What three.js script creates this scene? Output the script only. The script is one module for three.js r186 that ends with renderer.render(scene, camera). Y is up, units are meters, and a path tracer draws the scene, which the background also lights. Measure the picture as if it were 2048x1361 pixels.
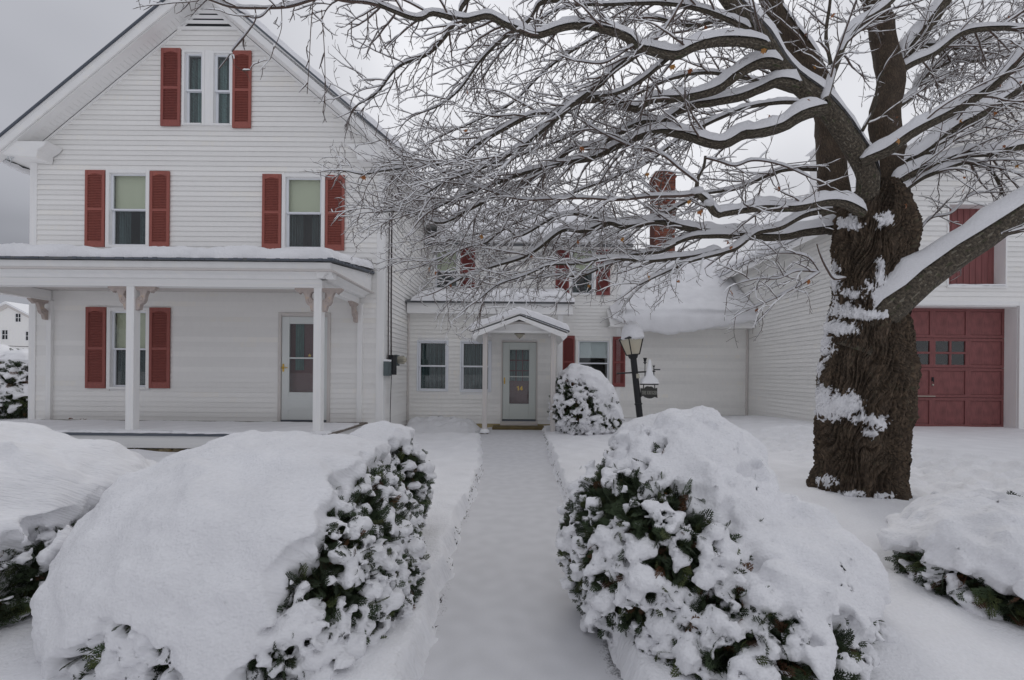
import * as THREE from 'three';
import { mergeGeometries } from 'three/addons/utils/BufferGeometryUtils.js';
import { RoundedBoxGeometry } from 'three/addons/geometries/RoundedBoxGeometry.js';
import { TextGeometry } from 'three/addons/geometries/TextGeometry.js';
import { FontLoader } from 'three/addons/loaders/FontLoader.js';
import { createNoise2D, createNoise3D } from 'simplex-noise';

// ------------------------------------------------------------------ camera, sky, sun, exposure
const EYE = 1.4, FOCAL = 900, ROLL = 0.009, VX = 1045, VY = 748;   // lens in photo pixels; VX, VY is where it looks level
const scene = new THREE.Scene();
const camera = new THREE.PerspectiveCamera(2 * Math.atan(680.5 / FOCAL) * 180 / Math.PI, 2048 / 1361, 0.05, 1200);
camera.position.set(0, EYE, 0);
camera.rotation.z = ROLL;
camera.setViewOffset(2048, 1361, -(VX - 1024), -(VY - 680.5), 2048, 1361);
const renderer = new THREE.WebGLRenderer({ antialias: true });
renderer.toneMapping = THREE.LinearToneMapping;
renderer.toneMappingExposure = 0.95;
renderer.shadowMap.enabled = true;

function rng(seed) { let a = seed >>> 0; return () => { a = (a + 0x6d2b79f5) | 0; let t = Math.imul(a ^ (a >>> 15), 1 | a); t = (t + Math.imul(t ^ (t >>> 7), 61 | t)) ^ t; return ((t ^ (t >>> 14)) >>> 0) / 4294967296; }; }
const n2 = createNoise2D(rng(11)), n3 = createNoise3D(rng(12));
const clamp = (x, a = 0, b = 1) => Math.min(b, Math.max(a, x));
const lerp = (a, b, t) => a + (b - a) * t;
const smooth = (a, b, x) => { const t = clamp((x - a) / (b - a)); return t * t * (3 - 2 * t); };
const V = (x, y, z) => new THREE.Vector3(x, y, z);

const SUN = V(0.12, 0.62, -0.78).normalize();
{ // overcast sky: air and cloud only
  const W = 1024, Hh = 512, data = new Float32Array(W * Hh * 4);
  for (let j = 0; j < Hh; j++) for (let i = 0; i < W; i++) {
    const el = ((j + 0.5) / Hh - 0.5) * Math.PI, az = ((i + 0.5) / W - 0.5) * 2 * Math.PI;
    const d = V(Math.cos(el) * Math.cos(az), Math.sin(el), Math.cos(el) * Math.sin(az));
    const s = Math.max(0, d.dot(SUN));
    const y = Math.max(d.y, -0.02), k = 1 / (y + 0.35);
    let c = n3(d.x * k * 1.3, d.z * k * 1.3, 3.1) * 0.5 + n3(d.x * k * 2.9, d.z * k * 2.9, 7.7) * 0.28 + n3(d.x * k * 6.5, d.z * k * 6.5, 1.2) * 0.13;
    let L = 0.5 + 0.2 * smooth(0, 1, y) + 0.34 * Math.pow(s, 4) + 0.19 * c;
    L *= 1 - 0.30 * smooth(0.1, 0.85, -d.x);
    if (d.y < 0) L *= lerp(1, 0.75, smooth(0, 0.3, -d.y));
    const warm = Math.pow(s, 4) * 0.6 + 0.25 * c - 0.7 * smooth(0.2, 0.9, -d.x);
    const o = (j * W + i) * 4;
    data[o] = L * (0.95 + 0.035 * warm); data[o + 1] = L * (0.968 + 0.018 * warm); data[o + 2] = L * (1.045 - 0.035 * warm); data[o + 3] = 1;
  }
  const t = new THREE.DataTexture(data, W, Hh, THREE.RGBAFormat, THREE.FloatType);
  t.mapping = THREE.EquirectangularReflectionMapping; t.magFilter = THREE.LinearFilter; t.minFilter = THREE.LinearFilter; t.needsUpdate = true;
  scene.background = t; scene.environment = t;
}
const sun = new THREE.DirectionalLight(new THREE.Color(1, 0.97, 0.92), 0.5);
sun.position.copy(SUN).multiplyScalar(40); sun.shadow.radius = 34; sun.castShadow = true;
sun.shadow.mapSize.set(2048, 2048); Object.assign(sun.shadow.camera, { left: -20, right: 20, top: 20, bottom: -20, near: 1, far: 90 });
scene.add(sun); scene.add(sun.target);

// a photo pixel and a distance give a point
function P(px, py, d) {
  const u = px - VX, v = py - VY, u0 = u + v * ROLL, v0 = v - u * ROLL;
  return V(u0 * d / FOCAL, EYE - v0 * d / FOCAL, -d);
}
const toPix = (p) => { const d = -p.z, u0 = p.x * FOCAL / d, v0 = (EYE - p.y) * FOCAL / d; return [VX + u0 - v0 * ROLL, VY + v0 + u0 * ROLL]; };

// ------------------------------------------------------------------ textures and materials
function tex(size, fn, srgb = true, rep = 1) {
  const data = new Uint8Array(size * size * 4);
  for (let j = 0; j < size; j++) for (let i = 0; i < size; i++) {
    const c = fn(i / size, j / size), o = (j * size + i) * 4;
    for (let k = 0; k < 3; k++) data[o + k] = clamp((Array.isArray(c) ? c[k] : c) * 255, 0, 255);
    data[o + 3] = 255;
  }
  const t = new THREE.DataTexture(data, size, size);
  t.wrapS = t.wrapT = THREE.RepeatWrapping; t.magFilter = THREE.LinearFilter; t.minFilter = THREE.LinearMipmapLinearFilter; t.generateMipmaps = true;
  if (srgb) t.colorSpace = THREE.SRGBColorSpace;
  t.repeat.set(rep, rep); t.needsUpdate = true;
  return t;
}
const TAU = Math.PI * 2;
const hash2 = (i, j, s) => { let h = Math.imul(i | 0, 374761393) + Math.imul(j | 0, 668265263) + Math.imul(s | 0, 974634777); h = Math.imul(h ^ (h >>> 13), 1274126177); h ^= h >>> 16; return (h >>> 0) / 4294967296 * TAU; };
const tile = (u, v, fu, fv, s) => { // periodic gradient noise with fu x fv cells
  const x = u * fu, y = v * fv, i = Math.floor(x), j = Math.floor(y), a = x - i, b = y - j, w = (t) => t * t * t * (t * (t * 6 - 15) + 10);
  const g = (di, dj) => { const q = hash2((((i + di) % fu) + fu) % fu, (((j + dj) % fv) + fv) % fv, Math.round(s * 10)); return Math.cos(q) * (a - di) + Math.sin(q) * (b - dj); };
  return 1.5 * lerp(lerp(g(0, 0), g(1, 0), w(a)), lerp(g(0, 1), g(1, 1), w(a)), w(b));
};
const mat = (o) => new THREE.MeshStandardMaterial(o);
const L = (r, g, b) => new THREE.Color().setRGB(r, g, b);

const snowBump = tex(512, (u, v) => 0.5 + 0.18 * tile(u, v, 9, 9, 2) + 0.16 * tile(u, v, 31, 31, 5) + 0.14 * tile(u, v, 90, 90, 8), false);
const snowMap = tex(512, (u, v) => { const k = 0.955 + 0.02 * tile(u, v, 4, 4, 3) + 0.015 * tile(u, v, 60, 60, 9); return [k, k, k * 1.005]; });
const M = {};
M.snow = mat({ map: snowMap, roughness: 0.95, bumpMap: snowBump, bumpScale: 0.012, color: L(0.95, 0.95, 0.96) });
M.snowFine = mat({ color: L(0.90, 0.905, 0.915), roughness: 0.95 });
const grime = (base, seed, amt, fu = 5, fv = 40) => tex(512, (u, v) => {
  const a = tile(u, v, fu, fu, seed), b = tile(u, v, 60, fv, seed + 3), c = tile(u, v, 150, 150, seed + 5);
  const k = 1 + amt * (0.5 * a + 0.3 * b + 0.25 * c), w = smooth(0.35, 0.9, a + 0.4 * b) * amt;
  return [base[0] * k, base[1] * (k - 0.25 * w), base[2] * (k - 0.8 * w)];
});
const sidingMap = grime([0.965, 0.96, 0.95], 3, 0.02, 4, 4);
M.siding = [0.97, 1, 0.945].map((k) => mat({ map: sidingMap, color: L(k, k, k * 0.995), roughness: 0.55 }));
const sidingOld = grime([0.95, 0.944, 0.932], 9, 0.04, 4, 4);
M.sidingOld = [0.97, 1, 0.94].map((k) => mat({ map: sidingOld, color: L(k, k, k * 0.99), roughness: 0.6 }));
M.trim = mat({ map: grime([0.955, 0.953, 0.948], 21, 0.03), roughness: 0.5 });
M.trimWorn = mat({ map: grime([0.83, 0.81, 0.795], 31, 0.08), roughness: 0.65 });
M.bracket = mat({ map: grime([0.72, 0.67, 0.645], 33, 0.16, 9, 9), roughness: 0.75 });
M.vinyl = mat({ color: L(0.80, 0.82, 0.86), roughness: 0.35 });
M.redShutter = [[0.62, 0.355, 0.315], [0.595, 0.34, 0.31], [0.645, 0.375, 0.33]].map((c, i) => mat({ map: grime(c, 41 + i, 0.16, 7, 9), roughness: 0.65 }));
M.redDark = mat({ map: grime([0.52, 0.27, 0.26], 44, 0.08), roughness: 0.6 });
M.maroonDoor = mat({ color: L(0.085, 0.012, 0.016), roughness: 0.4 });
M.barnRed = [0, 1, 2].map((i) => mat({ roughness: 0.75, map: tex(512, (u, v) => {
  const g = tile(u, v, 46, 3, 51 + i), f = tile(u, v, 120, 8, 61 + i), p = tile(u, v, 5, 3, 71 + i), k = 1 + 0.09 * g + 0.06 * f + 0.1 * p;
  const crack = smooth(0.55, 0.8, 0.6 * g + 0.45 * f + 0.35 * p);
  return [lerp(0.51 * k, 0.27, crack), lerp(0.31 * k, 0.18, crack), lerp(0.305 * k, 0.18, crack)];
}) }));
M.dark = mat({ color: L(0.02, 0.022, 0.025), roughness: 0.8 });
M.room = mat({ color: L(0.10, 0.105, 0.11), roughness: 0.95 });
M.black = mat({ color: L(0.012, 0.013, 0.015), roughness: 0.45, metalness: 0.2 });
M.roofing = mat({ map: grime([0.40, 0.41, 0.42], 81, 0.12, 12, 12), roughness: 0.9 });
M.dripEdge = mat({ color: L(0.10, 0.115, 0.14), roughness: 0.5 });
M.glass = new THREE.MeshPhysicalMaterial({ color: L(0.95, 0.97, 0.97), roughness: 0.02, transmission: 1, thickness: 0, ior: 1.5, specularIntensity: 1 });
M.frosted = new THREE.MeshPhysicalMaterial({ color: L(0.78, 0.74, 0.62), roughness: 0.5, transmission: 0.55, thickness: 0 });
M.frostIce = new THREE.MeshPhysicalMaterial({ color: L(0.9, 0.93, 0.95), roughness: 0.15, transmission: 0.8, thickness: 0.01, ior: 1.31 });
M.shade = mat({ color: L(0.60, 0.61, 0.45), roughness: 0.85 });
M.shadePale = mat({ color: L(0.66, 0.70, 0.70), roughness: 0.85 });
const laceMap = tex(256, (u, v) => { const k = 0.62 + 0.16 * Math.sin(u * 60) + 0.14 * tile(u, v, 26, 26, 91); return [k * 0.80, k * 0.93, k * 0.92]; });
M.curtain = mat({ map: laceMap, color: L(0.62, 0.66, 0.66), roughness: 0.95 });
M.curtainDark = mat({ map: laceMap, color: L(0.26, 0.29, 0.30), roughness: 0.95 });
M.teal = mat({ map: laceMap, color: L(0.30, 0.42, 0.40), roughness: 0.95 });
M.brass = mat({ color: L(0.62, 0.42, 0.10), roughness: 0.3, metalness: 0.9 });
M.bronze = mat({ color: L(0.10, 0.055, 0.025), roughness: 0.45, metalness: 0.6 });
M.greyMetal = mat({ color: L(0.12, 0.15, 0.155), roughness: 0.5, metalness: 0.3 });
M.paleMetal = mat({ color: L(0.45, 0.43, 0.36), roughness: 0.45, metalness: 0.5 });
M.cable = mat({ color: L(0.06, 0.045, 0.05), roughness: 0.7 });
M.doorPaint = mat({ color: L(0.60, 0.635, 0.60), roughness: 0.45 });
M.stormWhite = mat({ color: L(0.70, 0.725, 0.71), roughness: 0.4 });
M.deck = mat({ map: grime([0.46, 0.43, 0.40], 101, 0.2, 20, 5), roughness: 0.8 });
M.stone = [0.9, 1.15, 0.7].map((k, i) => mat({ map: grime([0.46 * k, 0.42 * k, 0.34 * k], 111 + i, 0.3, 7, 7), roughness: 0.9 }));
M.brick = [[0.48, 0.26, 0.20], [0.54, 0.31, 0.24], [0.40, 0.22, 0.17], [0.50, 0.33, 0.27]].map((c, i) => mat({ map: grime(c, 121 + i, 0.2, 12, 12), roughness: 0.9 }));
M.mortar = mat({ color: L(0.34, 0.31, 0.28), roughness: 0.95 });
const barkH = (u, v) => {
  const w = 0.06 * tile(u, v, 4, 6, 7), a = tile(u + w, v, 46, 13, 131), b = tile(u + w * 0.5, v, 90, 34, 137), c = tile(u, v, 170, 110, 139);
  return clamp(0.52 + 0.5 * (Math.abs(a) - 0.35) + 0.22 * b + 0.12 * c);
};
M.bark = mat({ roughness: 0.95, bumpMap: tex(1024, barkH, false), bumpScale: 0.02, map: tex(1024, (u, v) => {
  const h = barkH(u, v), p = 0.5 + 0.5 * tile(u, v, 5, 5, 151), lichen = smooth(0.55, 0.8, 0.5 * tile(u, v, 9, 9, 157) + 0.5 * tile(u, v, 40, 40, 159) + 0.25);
  const k = 0.14 + 0.32 * h + 0.08 * p;  // bark tone, with some furrow shade painted in by height
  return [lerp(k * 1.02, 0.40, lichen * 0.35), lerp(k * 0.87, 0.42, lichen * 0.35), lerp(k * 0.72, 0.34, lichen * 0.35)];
}) });
const limbMap = tex(512, (u, v) => {
  const b = tile(u, v, 14, 40, 161), c = tile(u, v, 90, 90, 163), lich = smooth(0.42, 0.6, tile(u, v, 16, 16, 167)), moss = smooth(0.45, 0.8, tile(u, v, 7, 11, 169));
  const k = 0.31 + 0.11 * b + 0.11 * c;
  return [lerp(lerp(k * 1.02, 0.60, lich * 0.55), 0.24, moss * 0.6), lerp(lerp(k * 0.93, 0.58, lich * 0.55), 0.27, moss * 0.6), lerp(lerp(k * 0.80, 0.52, lich * 0.55), 0.17, moss * 0.6)];
});
M.limb = mat({ map: limbMap, roughness: 0.9, bumpMap: tex(512, (u, v) => 0.5 + 0.25 * tile(u, v, 30, 30, 171) + 0.25 * tile(u, v, 12, 50, 173), false), bumpScale: 0.014 });
M.twig = mat({ color: L(0.105, 0.070, 0.056), roughness: 0.8 });
M.leaf = [[0.36, 0.13, 0.035], [0.25, 0.085, 0.03], [0.42, 0.20, 0.05]].map((c) => new THREE.MeshPhysicalMaterial({ color: L(...c), roughness: 0.85, transmission: 0.25, thickness: 0 }));
M.spray = mat({ color: L(1, 1, 1), roughness: 0.8 });
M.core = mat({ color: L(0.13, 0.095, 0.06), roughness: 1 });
M.grass = mat({ color: L(0.11, 0.085, 0.04), roughness: 1 });

// ------------------------------------------------------------------ object helpers
const taken = new Map();
function numbered(name) { const k = (taken.get(name) ?? -1) + 1; taken.set(name, k); return k ? name + '_' + String(k).padStart(3, '0') : name; }
function thing(name, label, category, pos = V(0, 0, 0), extra = {}) {
  const g = new THREE.Group(); g.name = numbered(name); g.position.copy(pos); g.userData = { label, category, ...extra }; scene.add(g); return g;
}
function struct(name, geo, m) { const o = new THREE.Mesh(geo, m); o.name = name; o.userData = { kind: 'structure' }; scene.add(o); return o; }
function part(parent, name, geo, m, opt = {}) {
  const o = new THREE.Mesh(Array.isArray(geo) ? join(geo) : geo, m); o.name = name;
  if (opt.stuff) o.userData.kind = 'stuff';
  if (opt.label) o.userData.label = opt.label;
  parent.add(o); return o;
}
function sub(parent, name, pos, ry = 0) { const g = new THREE.Group(); g.name = name; if (pos) g.position.copy(pos); g.rotation.y = ry; parent.add(g); return g; }
function join(list) { return list.length === 1 ? list[0] : mergeGeometries(list.map((g) => { const h = g.index ? g.toNonIndexed() : g; for (const k of Object.keys(h.attributes)) if (!['position', 'normal', 'uv'].includes(k)) h.deleteAttribute(k); return h; })); }
function bx(x0, x1, y0, y1, z0, z1) { const g = new THREE.BoxGeometry(x1 - x0, y1 - y0, z1 - z0); g.translate((x0 + x1) / 2, (y0 + y1) / 2, (z0 + z1) / 2); return g; }
function rbx(x0, x1, y0, y1, z0, z1, r = 0.006) { const g = new RoundedBoxGeometry(x1 - x0, y1 - y0, z1 - z0, 1, r); g.translate((x0 + x1) / 2, (y0 + y1) / 2, (z0 + z1) / 2); return g; }
function ext(pts, depth, holes = [], bevel = 0) {
  const s = new THREE.Shape(pts.map((p) => new THREE.Vector2(...p)));
  for (const h of holes) s.holes.push(new THREE.Path(h.map((p) => new THREE.Vector2(...p))));
  return new THREE.ExtrudeGeometry(s, { depth, bevelEnabled: bevel > 0, bevelThickness: bevel, bevelSize: bevel, bevelSegments: 1, curveSegments: 8 });
}
class GB { // raw geometry collector
  constructor() { this.p = []; this.n = []; this.u = []; this.i = []; }
  get base() { return this.p.length / 3; }
  v(p, n, u = 0, w = 0) { this.p.push(p.x, p.y, p.z); this.n.push(n.x, n.y, n.z); this.u.push(u, w); }
  build(recalc = false) {
    const g = new THREE.BufferGeometry();
    g.setAttribute('position', new THREE.Float32BufferAttribute(this.p, 3)); g.setAttribute('normal', new THREE.Float32BufferAttribute(this.n, 3)); g.setAttribute('uv', new THREE.Float32BufferAttribute(this.u, 2));
    g.setIndex(this.i); if (recalc) g.computeVertexNormals(); return g;
  }
}
function skin(rows, uvScale = 1, closed = false) { // rows of equal length -> smooth surface
  const b = new GB(), n = rows[0].length, up = V(0, 1, 0);
  rows.forEach((r) => r.forEach((p) => b.v(p, up, (p.x + p.z * 0.4) * uvScale, (p.y - p.z * 0.75) * uvScale)));
  for (let j = 0; j + 1 < rows.length; j++) for (let i = 0; i < n - (closed ? 0 : 1); i++) {
    const a = j * n + i, c = j * n + (i + 1) % n; b.i.push(a, c, a + n, c, c + n, a + n);
  }
  return b.build(true);
}
function surfaceNets(lo, dims, cell, f) {
  const [nx, ny, nz] = dims, idx = new Int32Array(nx * ny * nz).fill(-1), b = new GB(), up = V(0, 1, 0), at = (x, y, z) => x + nx * (y + ny * z);
  for (let z = 0; z < nz - 1; z++) for (let y = 0; y < ny - 1; y++) for (let x = 0; x < nx - 1; x++) {
    let m = 0, ex = 0, ey = 0, ez = 0, c = 0; const v = [];
    for (let k = 0; k < 8; k++) { const q = f[at(x + (k & 1), y + ((k >> 1) & 1), z + (k >> 2))]; v.push(q); if (q < 0) m |= 1 << k; }
    if (m === 0 || m === 255) continue;
    for (let a = 0; a < 8; a++) for (let s = 1; s < 8; s <<= 1) { const d = a | s; if (d === a) continue; if (((m >> a) & 1) === ((m >> d) & 1)) continue;
      const t = v[a] / (v[a] - v[d]); ex += (a & 1) + (s === 1 ? t : 0); ey += ((a >> 1) & 1) + (s === 2 ? t : 0); ez += (a >> 2) + (s === 4 ? t : 0); c++; }
    idx[at(x, y, z)] = b.base; const p = V(lo.x + (x + ex / c) * cell, lo.y + (y + ey / c) * cell, lo.z + (z + ez / c) * cell);
    b.v(p, up, p.x + p.z * 0.4, p.y - p.z * 0.75);
  }
  const quad = (a, c, d, e, flip) => { if (a < 0 || c < 0 || d < 0 || e < 0) return; flip ? b.i.push(a, d, c, a, e, d) : b.i.push(a, c, d, a, d, e); };
  for (let z = 1; z < nz - 1; z++) for (let y = 1; y < ny - 1; y++) for (let x = 1; x < nx - 1; x++) {
    const o = f[at(x, y, z)] < 0;
    if (o !== f[at(x + 1, y, z)] < 0) quad(idx[at(x, y - 1, z - 1)], idx[at(x, y, z - 1)], idx[at(x, y, z)], idx[at(x, y - 1, z)], !o);
    if (o !== f[at(x, y + 1, z)] < 0) quad(idx[at(x - 1, y, z - 1)], idx[at(x - 1, y, z)], idx[at(x, y, z)], idx[at(x, y, z - 1)], !o);
    if (o !== f[at(x, y, z + 1)] < 0) quad(idx[at(x - 1, y - 1, z)], idx[at(x, y - 1, z)], idx[at(x, y, z)], idx[at(x - 1, y, z)], !o);
  }
  return b.build(true);
}
// pillow of snow lying on a parallelogram O + a*U + b*W
function snowSlab(O, U, W, T, seed, edges = [1, 1, 1, 1], step = 0.1) {
  const lu = U.length(), lw = W.length(), N = V(0, 0, 0).crossVectors(W, U).normalize(); if (N.y < 0) N.negate();
  const us = U.clone().normalize(), ws = W.clone().normalize();
  const samples = (len) => { const e = [0, 0.03, 0.1, 0.22, 0.4, 0.65, 1].map((q) => q * T), a = [...e]; const m = Math.max(2, Math.round((len - 2 * T) / step)); for (let i = 1; i < m; i++) a.push(T + (len - 2 * T) * i / m); for (let i = e.length - 1; i >= 0; i--) a.push(len - e[i]); return a; };
  const prof = (d) => { const q = clamp(d / T); return Math.sqrt(Math.max(0, 1 - (1 - q) * (1 - q))); };
  const rows = samples(lw).map((w) => samples(lu).map((u) => {
    const p = O.clone().addScaledVector(us, u).addScaledVector(ws, w);
    const e = Math.min(edges[0] ? prof(u) : 1, edges[1] ? prof(lu - u) : 1) * Math.min(edges[2] ? prof(w) : 1, edges[3] ? prof(lw - w) : 1);
    const q = n3(p.x * 1.1 + seed, p.y * 1.1, p.z * 1.1) * 0.24 + n3(p.x * 4 + seed, p.y * 4, p.z * 4) * 0.11 + n3(p.x * 13, p.y * 13, p.z * 13 + seed) * 0.05;
    const out = n3(p.x * 3 + seed, p.z * 3, 5) * 0.035 + n3(p.x * 11 + seed, p.z * 11, 8) * 0.018;
    const ou = u < T ? -1 : u > lu - T ? 1 : 0, ow = w < T ? -1 : w > lw - T ? 1 : 0;
    return p.addScaledVector(N, T * e * (1 + q) - 0.004).addScaledVector(us, ou * out * edges[ou < 0 ? 0 : 1]).addScaledVector(ws, ow * out * edges[ow < 0 ? 2 : 3]);
  }));
  return skin(rows);
}

// ------------------------------------------------------------------ walls, windows, shutters
function board(x0, x1, x0t, x1t, h, proud, ru, rv) {
  const a = V(x0, 0, proud), b = V(x1, 0, proud), c = V(x1t, h, 0.003), d = V(x0t, h, 0.003), e = V(x0, 0.007, -0.004), f = V(x1, 0.007, -0.004), g = V(x1t, h, -0.004), i = V(x0t, h, -0.004);
  const gb = new GB(), q = (A, B, C, D) => { const n = V(0, 0, 0).crossVectors(B.clone().sub(A), D.clone().sub(A)).normalize(), o = gb.base; for (const k of [A, B, C, D]) gb.v(k, n, k.x * 0.25 + ru, (k.y + k.z) * 0.25 + rv); gb.i.push(o, o + 1, o + 2, o, o + 2, o + 3); };
  q(a, b, c, d); q(e, f, b, a); q(e, a, d, i); q(b, f, g, c); q(d, c, g, i);
  return gb.build();
}
let boardRng = rng(5);
function clad(parent, o) { // o: s0 s1 y0 y1 exp open gable pos ry mats
  const n = Math.round((o.y1 - o.y0) / o.exp), h = (o.y1 - o.y0) / n;
  for (let k = 0; k < n; k++) {
    const ya = o.y0 + k * h, yb = ya + h; let a = o.s0, b = o.s1, at = a, bt = b;
    if (o.gable) { const lim = (y) => (o.gable.apex - y) / o.gable.slope; const l1 = lim(ya), l2 = Math.max(0, lim(yb)); a = Math.max(a, o.gable.s - l1); b = Math.min(b, o.gable.s + l1); at = Math.max(at, o.gable.s - l2); bt = Math.min(bt, o.gable.s + l2); if (b - a < 0.05) continue; }
    let runs = [[a, b, at, bt]];
    for (const [p, q, r, s] of o.open ?? []) { if (yb <= r || ya >= s) continue; runs = runs.flatMap(([c, d, ct, dt]) => { const out = []; if (p > c) out.push([c, Math.min(d, p), ct, Math.min(dt, p)]); if (q < d) out.push([Math.max(c, q), d, Math.max(ct, q), dt]); return out.filter((z) => z[1] - z[0] > 0.01 && z[3] - z[2] > -0.2); }); }
    for (const [c, d, ct, dt] of runs) {
      const m = part(parent, 'clapboard', board(c, d, Math.min(ct, dt), Math.max(ct, dt), h, o.proud ?? 0.017, boardRng(), boardRng()), o.mats[Math.floor(boardRng() * o.mats.length)]);
      m.position.copy(o.pos ?? V(0, 0, 0)); m.position.y += ya; m.rotation.y = o.ry ?? 0;
    }
  }
}
function wallSlab(parent, outline, holes, pos, ry, m, t = 0.12) {
  const g = ext(outline, t, holes.map(([a, b, c, d]) => [[a, c], [b, c], [b, d], [a, d]])); g.translate(0, 0, -t - 0.005);
  const w = part(parent, 'wall', g, m); w.position.copy(pos); w.rotation.y = ry; return w;
}
const shrink = ([a, b, c, d], k) => [a + k, b - k, c + k, d - k];
function windowUnit(parent, [x0, x1, y0, y1], o = {}) {
  const w = sub(parent, 'window', o.pos ?? V(0, 0, 0), o.ry ?? 0), cw = o.casing ?? 0.07, pr = o.proud ?? 0.045, cm = o.casingMat ?? M.trim;
  part(w, 'frame', [rbx(x0, x0 + cw, y0, y1, -0.06, pr), rbx(x1 - cw, x1, y0, y1, -0.06, pr), rbx(x0 + cw, x1 - cw, y1 - cw, y1, -0.06, pr), rbx(x0 + cw, x1 - cw, y0, y0 + cw * 0.7, -0.06, pr + 0.012), bx(x0 + cw, x1 - cw, y1 - cw - 0.012, y1 - cw, -0.05, 0.005)], cm);
  const a = x0 + cw, b = x1 - cw, c = y0 + cw * 0.7, d = y1 - cw, mid = c + (d - c) * (o.meet ?? 0.5), f = o.sash ?? 0.045, sm = o.sashMat ?? M.vinyl;
  const ring = (p, q, r, s, z) => [rbx(p, p + f, r, s, z - 0.03, z, 0.004), rbx(q - f, q, r, s, z - 0.03, z, 0.004), rbx(p + f, q - f, r, r + f * 0.8, z - 0.03, z, 0.004), rbx(p + f, q - f, s - f * 0.8, s, z - 0.03, z, 0.004)];
  part(w, 'sash', ring(a, b, mid - f * 0.4, d, -0.002), sm); part(w, 'sash', ring(a, b, c, mid + f * 0.4, -0.036), sm);
  part(w, 'pane', bx(a + f, b - f, mid, d - f, -0.022, -0.018), M.glass); part(w, 'pane', bx(a + f, b - f, c + f, mid, -0.056, -0.052), M.glass);
  if (o.shade !== 0) part(w, 'roller_shade', bx(a + 0.01, b - 0.01, lerp(d, c, o.shade ?? 0.5), d, -0.10, -0.094), o.shadeMat ?? M.shade);
  if (o.curtain !== null) { // two hanging curtains with folds
    for (const [p, q] of o.curtain ?? [[0, 0.38], [0.62, 1]]) {
      const rows = []; for (let j = 0; j <= 6; j++) { const r = []; for (let i = 0; i <= 48; i++) { const t = i / 48, x = lerp(a, b, lerp(p, q, t)), y = lerp(c, d, j / 6); r.push(V(x, y, -0.17 + 0.022 * Math.sin(t * 34 + 1.3 * Math.sin(x * 9)) + 0.008 * Math.sin(t * 71 + y * 2))); } rows.push(r); }
      part(w, 'curtain', skin(rows, 2), o.curtainMat ?? M.curtainDark);
    }
  }
  part(w, 'room', [bx(a - 0.02, b + 0.02, c - 0.02, d + 0.02, -0.95, -0.93), bx(a - 0.04, a - 0.02, c, d, -0.93, -0.13), bx(b + 0.02, b + 0.04, c, d, -0.93, -0.13), bx(a, b, d + 0.02, d + 0.04, -0.93, -0.13), bx(a, b, c - 0.04, c - 0.02, -0.93, -0.13)], M.room);
  return w;
}
function shutter(parent, [x0, x1, y0, y1], o = {}) {
  const z = o.z ?? 0.02, s = (x1 - x0) * 0.14, hh = y1 - y0, m = o.mat ?? M.redShutter[0], mid = y0 + hh * 0.49, bot = y0 + hh * 0.075, top = y1 - hh * 0.05;
  const arch = ext([[x0 + s, y1], [x0 + s, top - 0.02], ...[0, 1, 2, 3, 4, 5, 6].map((k) => [lerp(x0 + s, x1 - s, 0.1 + 0.8 * k / 6), top - 0.02 + 0.025 * Math.sin(Math.PI * k / 6)]), [x1 - s, top - 0.02], [x1 - s, y1]], 0.024); arch.translate(0, 0, z + 0.002);
  const sh = part(parent, 'shutter', [rbx(x0, x0 + s, y0, y1, z, z + 0.03), rbx(x1 - s, x1, y0, y1, z, z + 0.03), bx(x0 + s, x1 - s, y0, bot, z, z + 0.027), bx(x0 + s, x1 - s, mid - 0.025, mid + 0.025, z, z + 0.027), arch, bx(x0 + s, x1 - s, y0 + 0.01, y1 - 0.01, z, z + 0.004)], m);
  if (o.pos) sh.position.copy(o.pos); sh.rotation.y = o.ry ?? 0; sh.rotation.z = o.tilt ?? 0;
  const sl = [];
  for (const [a, b] of [[bot, mid - 0.025], [mid + 0.025, top]]) { const n = Math.round((b - a) / 0.033); for (let k = 0; k < n; k++) { const g = new THREE.BoxGeometry(x1 - x0 - 2 * s, 0.031, 0.006); g.rotateX(-0.8); g.translate((x0 + x1) / 2, a + (k + 0.5) * (b - a) / n, z + 0.016); sl.push(g); } }
  part(sh, 'louvers', sl, m, { stuff: true });
  return sh;
}
const local = (g, px, py, d) => P(px, py, d).sub(g.position);
const rectAt = (g, d, [a, b, c, e]) => { const p = local(g, a, b, d), q = local(g, c, e, d), r = local(g, a, e, d), s = local(g, c, b, d); return [(p.x + r.x) / 2, (q.x + s.x) / 2, (q.y + r.y) / 2, (p.y + s.y) / 2]; };

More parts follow.
